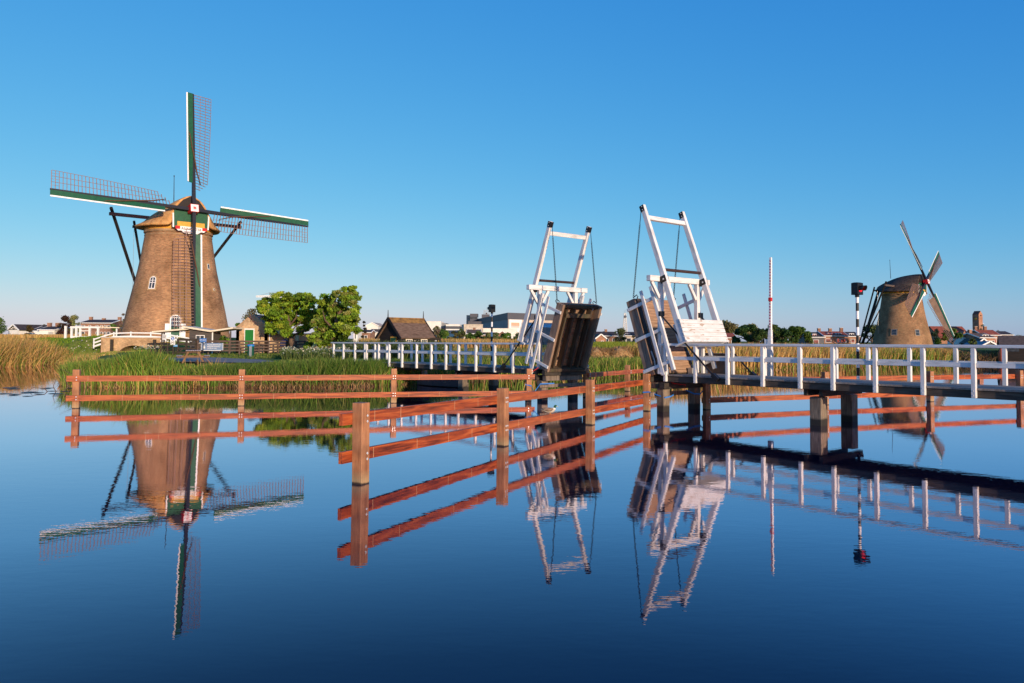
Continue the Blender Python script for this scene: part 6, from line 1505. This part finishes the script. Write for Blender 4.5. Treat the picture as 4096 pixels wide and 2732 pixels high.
# willow bushes in the belt behind the left span
bx = 1716; i = 0
wl = ['pale willow bush in the belt behind the bridge, nearest the black house', 'tallest pale feathery willow bush in the belt left of the long pale office', 'bright green willow bush in the belt below the glazed link building', 'dull olive willow bush in the belt before the long pale office',
      'pale rounded willow bush left of the pale stone office', 'dark green willow bush in the belt below the pale stone office', 'broad green willow bush in the belt under the thatched barn', 'small olive willow bush in the belt behind the left striped signal pole', 'green willow bush in the belt under the white factory', 'dull green willow bush in the belt left of the small white gable house', 'last willow bush in the belt beside the left drawbridge frame']
for (x0, x1, y0, cols) in ((1700, 1740, 1330, WILLOW), (1722, 1772, 1304, [(.20, .19, .09), (.16, .17, .07)]), (1755, 1798, 1312, GREENS), (1790, 1842, 1326, OLIVE), (1830, 1864, 1317, WILLOW), (1856, 1902, 1332, GREENS), (1888, 1942, 1328, GREENS), (1932, 1972, 1334, OLIVE), (1960, 2010, 1330, WILLOW), (2000, 2050, 1332, GREENS), (2036, 2110, 1334, WILLOW)):
    Yt = 172+random.uniform(-8, 8); xc = X_at((x0+x1)/2, Yt)
    tree(wl[i], x0-4, x1+4, y0-4, 1362, Yt, cols, 1500, nblob=12, group='willow bushes behind the left span', name='willow_bush', cat='bush', zbase=on_ground(xc, Yt)-.1, trunk_h=.05, size=.22); i += 1

# ------------------------------------------------------------------ reeds, grass, flowers (nobody could count these)
def along(poly, n, t0, t1):
    """random ground points near a polyline, between t0 and t1 metres inland"""
    P = np.array(poly, float); seg = np.hypot(*(P[1:]-P[:-1]).T); c = np.concatenate([[0], np.cumsum(seg)])
    s_ = rng.random(n)*c[-1]; k = np.clip(np.searchsorted(c, s_)-1, 0, len(seg)-1); f = (s_-c[k])/seg[k]
    q = P[k]+(P[k+1]-P[k])*f[:, None]; d = (P[k+1]-P[k])/seg[k][:, None]
    nrm = np.stack([-d[:, 1], d[:, 0]], 1); off = t0+(t1-t0)*rng.random(n)+.12*rng.standard_normal(n)
    q = q+nrm*off[:, None]
    sd = shore_sd(q[:, 0], q[:, 1]); z = ground_z(q[:, 0], q[:, 1]); ok = sd > -.55
    return np.column_stack([q, np.maximum(z, -.15)])[ok]
def clump(P, sc, amp, seed):
    """smooth pseudo-random variation over the ground, 1 +- amp"""
    r_ = np.random.default_rng(seed); v = 0
    for k in range(5):
        a = r_.uniform(-1, 1, 2)*sc*(1+.6*k); v = v+np.sin(P[:, 0]*a[0]+P[:, 1]*a[1]+r_.uniform(0, 6))
    return 1+amp*v/2.2
def stuff(o, label, cat): return tag(o, label, cat, kind='stuff')
TAN = [(.47, .285, .085), (.58, .37, .12), (.37, .215, .065), (.53, .34, .14)]
REED = [(.14, .225, .028), (.19, .28, .035), (.095, .165, .022), (.25, .31, .055)]
STRAW = [(.33, .20, .085), (.22, .125, .055), (.42, .27, .12), (.14, .075, .035)]
SI = [tuple(p_) for p_ in SHORE]
isl = SI[9:18]                                            # (-44.5,84) .. (-11,43.9)
fr_l = [(-29, 50.5), (-25.2, 43.8), (-23, 42.9), (-19.5, 42.8), (-16.5, 43.05)]
fr_r = [(-17.5, 42.95), (-15, 43.2), (-11, 43.9), (-8.2, 45.6), (-5, 50)]
def to_top(P, top, lo=.12):
    """blade heights that bring the tips up to a given level above the water"""
    return np.clip((top-P[:, 2])*rng.uniform(.62, 1.08, len(P)), lo, 3)
P = along(fr_l, 9000, -.3, 1.7); top = np.interp(P[:, 0], [-29.5, -25, -24.2, -23.1, -22, -20.9, -19.9, -19.2, -18, -16.5], [1.2, 1.3, 1.35, 1.6, 2.0, 2.35, 2.05, 1.45, 1.25, 1.4])*clump(P, .9, .07, 3)
stuff(blades('green_reeds', P, to_top(P, top), .05, REED+TAN[:1], [.32, .28, .24, .11, .05], spread=.20), 'tall fresh green reeds on the near bank of the mill island', 'reeds')
P = along(fr_r, 12000, .1, 1.6); top = np.interp(P[:, 0], [-18, -16.5, -14, -11, -8.5, -5], [1.15, 1.32, 1.48, 1.6, 1.65, 1.4])*clump(P, 1.1, .06, 5)
stuff(blades('bank_grass', P, to_top(P, top), .04, [(.075, .145, .018), (.10, .19, .022), (.15, .24, .030), (.055, .11, .016), (.22, .24, .06)], spread=.30), 'lush green grass along the bank below the trees', 'grass')
P = along(SI[11:20], 9000, -.55, .55); stuff(blades('straw_fringe', P, rng.uniform(.18, .62, len(P)), .04, STRAW, spread=.55, droop=.35), 'dead straw and stalks hanging at the waterline of the mill island', 'straw')
P = along(fr_l, 900, -.9, 1.5); P[:, 2] = np.maximum(P[:, 2], -.05); stuff(blades('reed_stalks', P, rng.uniform(.4, 1.35, len(P))*np.interp(P[:, 2], [0, 1.2], [1, .75]), .035, TAN, spread=.35), 'pale broken reed stalks standing in the water beside the left fence post', 'reeds')
P = along(isl[:4], 9000, -.3, 3.0); h = to_top(P, 1.2*clump(P, .5, .1, 8)); stuff(blades('side_reeds', P, h, .06, REED+TAN, spread=.22), 'mixed reeds along the side canal in front of the arch bridge', 'reeds')
# left bank golden reeds
lb = [(-120, 40), (-72, 52), (-52, 62), (-46.5, 68), (-46.5, 75), (-48.3, 81)]
P = along(lb, 26000, -.2, 5.0); h = to_top(P, 2.75*clump(P, .35, .06, 11), .3)
stuff(blades('golden_reeds', P, h, .055, TAN+REED[:1], [.32, .26, .2, .14, .08], lean=(.12, 0), spread=.22), 'tall golden dry reeds on the left bank', 'reeds')
P = along(lb, 9000, -.1, 3.0); stuff(blades('reed_undergrowth', P, rng.uniform(.3, 1.0, len(P)), .05, REED, spread=.35), 'green undergrowth at the foot of the golden reeds on the left bank', 'grass')
P = along([(-47.2, 66.5), (-46.5, 68), (-46.5, 75), (-48.3, 81), (-47.6, 83)], 3200, -.9, 1.2); h = to_top(P, 1.9*clump(P, .6, .25, 31), .3)*rng.uniform(.4, 1, len(P))
stuff(blades('leaning_reeds', P, h, .05, TAN+REED[:1], lean=(.24, -.05), spread=.34), 'golden reeds leaning out over the canal at the edge of the left bank', 'reeds')
P = along(lb, 5000, -.55, .3); stuff(blades('reed_litter', P, rng.uniform(.2, .6, len(P)), .05, STRAW[:3], spread=.7, droop=.4), 'matted reed litter at the waterline of the left bank', 'straw')
def field(n, x0, x1, y0, y1, persp=True):
    """random points over a field seen between photo columns x0..x1 and depths y0..y1"""
    Yq = np.exp(rng.uniform(math.log(y0), math.log(y1), n)); k = (rng.uniform(x0, x1, n)-2048)/FPX; X_ = k*Yq
    return np.column_stack([X_, Yq, ground_z(X_, Yq)]), shore_sd(X_, Yq)
P, sd = field(11000, -60, 480, 118, 140); P = P[sd > 1]; stuff(blades('reed_field', P, to_top(P, 3.15*clump(P, .2, .04, 21), .25), .11, TAN, spread=.13), 'golden reed field beyond the dike road on the far left', 'reeds')
P, sd = field(9000, 1440, 2160, 108, 132); P = P[sd > 1]; stuff(blades('reed_belt', P, to_top(P, 2.95, .3), .10, TAN+[(.25, .22, .08)], spread=.14), 'pale reed belt in front of the willow bushes behind the left span', 'reeds')
P, sd = field(14000, 1380, 2620, 60, 108); P = P[sd > 2.5]; stuff(blades('meadow_grass', P, rng.uniform(.08, .30, len(P)), .07, [(.12, .15, .03), (.20, .16, .06), (.16, .19, .035), (.25, .18, .075)], spread=.3), 'rough meadow grass behind the drawbridge', 'grass')
P, sd = field(9000, 2330, 2660, 108, 165); P = P[sd > 3]; stuff(blades('yellow_meadow', P, rng.uniform(.2, .5, len(P)), .12, [(.21, .25, .025), (.27, .29, .03), (.15, .20, .025)], spread=.3), 'yellow green flowering meadow in the gap of the drawbridge', 'grass')
# bank under the bridge and behind the gap
ub = [(-8.2, 45.6), (-5, 50), (-1, 53.5), (3, 55.5), (8, 58), (14, 63.5), (20, 70)]
P = along(ub, 14000, -.3, 2.2); h = to_top(P, 1.45*clump(P, .6, .12, 14)); stuff(blades('far_bank_reeds', P, h, .055, REED+TAN[:2], [.27, .24, .2, .13, .09, .07], spread=.25), 'green and straw coloured reeds on the bank behind the drawbridge', 'reeds')
P = along(ub, 3500, -.5, .5); stuff(blades('far_bank_straw', P, rng.uniform(.15, .5, len(P)), .05, STRAW, spread=.6, droop=.3), 'dead straw at the waterline behind the drawbridge', 'straw')
rb = [(14, 63.5), (20, 70), (27, 76.5), (35, 84), (45, 94), (57, 104), (62, 106.5)]
P = along(rb, 30000, -.2, 6.0); hx = np.interp(P[:, 0]/P[:, 1], [.22, .30, .46, .50, .60], [1.0, 1.0, .95, .72, .85]); h = to_top(P, 2.55*clump(P, .3, .05, 17)*(.35+.65*hx), .3)
stuff(blades('golden_far_reeds', P, h, .085, TAN+REED[1:2], [.30, .26, .2, .16, .08], lean=(.06, 0), spread=.13), 'golden reeds along the far bank behind the right bridge span', 'reeds')
rb2 = [(38, 87), (45, 94), (57, 104), (62, 106.5)]
P = along(rb2, 14000, -.2, 4.0); stuff(blades('green_far_reeds', P, to_top(P, 1.75*clump(P, .5, .15, 19)), .09, REED, spread=.25), 'green young reeds below the distant windmill', 'reeds')
P = along([(61, 106.3), (66, 105), (74, 103.6), (96, 103.6)], 6000, -.2, 4.0); stuff(blades('shore_growth', P, to_top(P, 1.35*clump(P, .7, .25, 41), .1), .09, STRAW+REED[2:3], spread=.5), 'brown rough growth on the bank before the boat shed', 'weeds')
P = along(rb[:5], 7000, -.3, 1.0); stuff(blades('far_reed_foot', P, rng.uniform(.2, .7, len(P)), .08, STRAW[:3]+REED[:2], spread=.4), 'straw and green shoots at the foot of the far golden reeds', 'straw')
# lawn tufts on the island and grass on the dike slope
P, sd = field(9000, 640, 1420, 45, 76); P = P[(sd > 1.2) & ~((P[:, 0] < -15) & (P[:, 0] > -25.5) & (P[:, 1] < 55))]; stuff(blades('lawn', P, rng.uniform(.06, .2, len(P)), .05, [(.11, .16, .025), (.17, .19, .04), (.08, .13, .02)], spread=.4), 'short lawn grass between the bank and the slatted fence', 'grass')
P, sd = field(9000, 150, 420, 72, 112); P = P[sd > .8]; stuff(blades('dike_grass', P, rng.uniform(.05, .22, len(P)), .08, [(.12, .22, .012), (.09, .17, .012), (.16, .25, .02)], spread=.35), 'bright green grass on the dike slope left of the arch bridge', 'grass')
# cow parsley and bramble under the trees
def flowers(name, label, pts, size=.05):
    n = len(pts); V = []; 
    d = rng.standard_normal((n, 3)); d[:, 2] = np.abs(d[:, 2])+.6; d /= np.linalg.norm(d, axis=1)[:, None]
    a = np.cross(d, rng.standard_normal((n, 3))); a /= np.linalg.norm(a, axis=1)[:, None]; b = np.cross(d, a); s_ = size*rng.uniform(.6, 1.3, (n, 1))
    V = np.stack([pts-a*s_, pts+b*s_, pts+a*s_, pts-b*s_], 1).reshape(-1, 3); q = np.arange(n)[:, None]*4+np.array([[0, 1, 2, 3]])
    return stuff(np_mesh(name, V, q, np.repeat(palette(n, [(.62, .58, .42), (.50, .48, .34)]), 4, 0), M['leaf']), label, 'flowers')
P, sd = field(5200, 1130, 1400, 52, 63); P = P[sd > 1]; 
stuff(blades('flower_stems', P, rng.uniform(.3, .8, len(P)), .05, [(.09, .14, .03), (.14, .17, .05), (.06, .10, .02)], spread=.3), 'green stems of the flowering weeds under the trees', 'weeds')
Q = P[rng.choice(len(P), 700)].copy(); Q[:, 2] += rng.uniform(.35, .85, len(Q)); flowers('cow_parsley', 'white cow parsley flowers under the two green trees', Q, .055)
P, sd = field(3500, 1400, 1800, 58, 76); P = P[sd > 1]; leafc = P+np.column_stack([0*P[:, 0], 0*P[:, 0], rng.uniform(.4, 1.1, len(P))])
stuff(blades('bramble', P, rng.uniform(.6, 1.5, len(P)), .09, [(.07, .10, .025), (.10, .12, .03), (.05, .075, .02)], spread=.45), 'dark green brambles behind the railing below the black house', 'bushes')
Q = P[rng.choice(len(P), 160)].copy(); Q[:, 2] += rng.uniform(.8, 1.4, len(Q)); flowers('hogweed', 'pale flower heads among the brambles below the black house', Q, .07)
P, sd = field(500, 290, 400, 79, 90); P = P[(sd > .6) & (P[:, 2] < 2.1)]; P[:, 2] += rng.uniform(.15, .4, len(P)); flowers('dike_flowers', 'white flowers on the green dike slope beside the arch bridge', P, .08)
P, sd = field(260, 540, 640, 45.0, 47); P = P[sd > .6]; P[:, 2] += rng.uniform(.8, 1.0, len(P)); flowers('reed_flowers', 'white flower heads above the tall green reeds', P[:90], .05)

# straw heaps on the far bank
for (px_, py_, r_, lab) in ((2385, 1428, .95, 'left straw heap on the far bank in the drawbridge gap'), (2420, 1440, .8, 'low straw heap between the two bigger ones on the far bank'), (2478, 1430, 1.1, 'biggest rounded straw heap on the far bank right in the gap'), (2446, 1444, .75, 'low straw heap at the foot of the biggest one on the far bank')):
    Yt = 67; x = X_at(px_, Yt); g = on_ground(x, Yt)
    t = thing('straw_heap', lab, 'straw heap', (x, Yt, g), 0, 'straw heaps on the far bank')
    rows = [[(r_*rr*math.cos(a)*1.15, r_*rr*math.sin(a), r_*zz*.72*(1+.2*math.sin(a*3))) for a in np.linspace(0, 2*math.pi, 17)[:-1]] for rr, zz in ((1, -.1), (.95, .35), (.75, .75), (.4, .98), (.03, 1.05))]
    mb = MB(); mb.sheet(rows, M['straw'], closed=True); mb.build('core', t, smooth=True, fix=False)
    n = 700; d = rng.standard_normal((n, 3)); d[:, 2] = np.abs(d[:, 2]); d /= np.linalg.norm(d, axis=1)[:, None]
    blades('loose_straw', d*np.array([1.12, 1, .75])*r_, rng.uniform(.12, .34, n), .04, STRAW[:3]+[(.44, .24, .10)], spread=.9, parent=t)

# lily pads and dead branch on the left
pads = MB(); M['pad'] = plain('lily_pad', (.055, .065, .05), .5)
for i in range(26):
    px_, py_ = random.uniform(-10, 285), random.uniform(1548, 1592); d = 2.8*FPX/(py_-1351); p_ = at(px_, py_, d); r_ = random.uniform(.14, .34)
    for k in range(random.choice((1, 1, 2))):
        ox, oy = (random.uniform(-.3, .3), random.uniform(-.2, .2)) if k else (0, 0)
        pads.add([(p_[0]+ox+r_*math.cos(a)*1.1, p_[1]+oy+r_*math.sin(a)*.9, .012+.004*k+.004*math.sin(3*a)) for a in np.linspace(.25, 2*math.pi-.05, 13)]+[(p_[0]+ox, p_[1]+oy, .010+.004*k)], [(j, j+1, 13) for j in range(12)], M['pad'])
stuff(pads.build('lily_pads', fix=False), 'flat dark lily pads floating on the water at the left', 'lily pads')
mb = MB(); o_ = Vector(at(228, 1570, 2.8*FPX/(1570-1351))); o_.z = -.1
for pts_ in ([(0, 0, -.2), (.45, .2, .35), (.9, .1, .62), (1.2, .2, .50), (1.35, .2, .1)], [(.45, .2, .35), (.2, .3, .75), (-.3, .3, 1.0)], [(.9, .1, .62), (.6, .2, 1.0), (.1, .1, 1.25)], [(-.3, 0, -.1), (-.7, .1, .25), (-1.3, .1, .30), (-1.6, 0, .0)], [(0, 0, .0), (-.2, .0, .35), (-.15, .1, .7)]):
    mb.tube([o_+Vector(q_) for q_ in pts_], list(np.linspace(.024, .008, len(pts_))), M['bark'], 5)
tag(mb.build('dead_branch', fix=False), 'thin dead branch sticking out of the water left of the long fence', 'branch')
# moored dinghy in the shade of the left span
x, y = sv(38.2, 25.6)
t = thing('rowing_boat', 'dark blue grey rowing boat moored in the shade under the left bridge span', 'boat', (x, y, 0), BROT+R(8))
rows = []
for xx, wd, hh in ((-2.0, .45, .42), (-1.2, .62, .40), (0, .68, .40), (1.0, .55, .44), (1.7, .28, .52), (2.05, .03, .60)):
    rows.append([(xx, -wd, hh), (xx, -wd*.8, .05), (xx, 0, -.08), (xx, wd*.8, .05), (xx, wd, hh)])
mb = MB(); mb.sheet(rows, M['clad_dark']); mb.add(rows[0], [(0, 1, 2, 3, 4)], M['clad_dark']); h_ = mb.build('hull', t, fix=False); md = h_.modifiers.new('s', 'SOLIDIFY'); md.thickness = .03
for xx in (-1.1, .3): mb = MB(); mb.box((xx, 0, .30), (.25, 1.2, .04), M['grey_wood']); mb.build('seat', t)
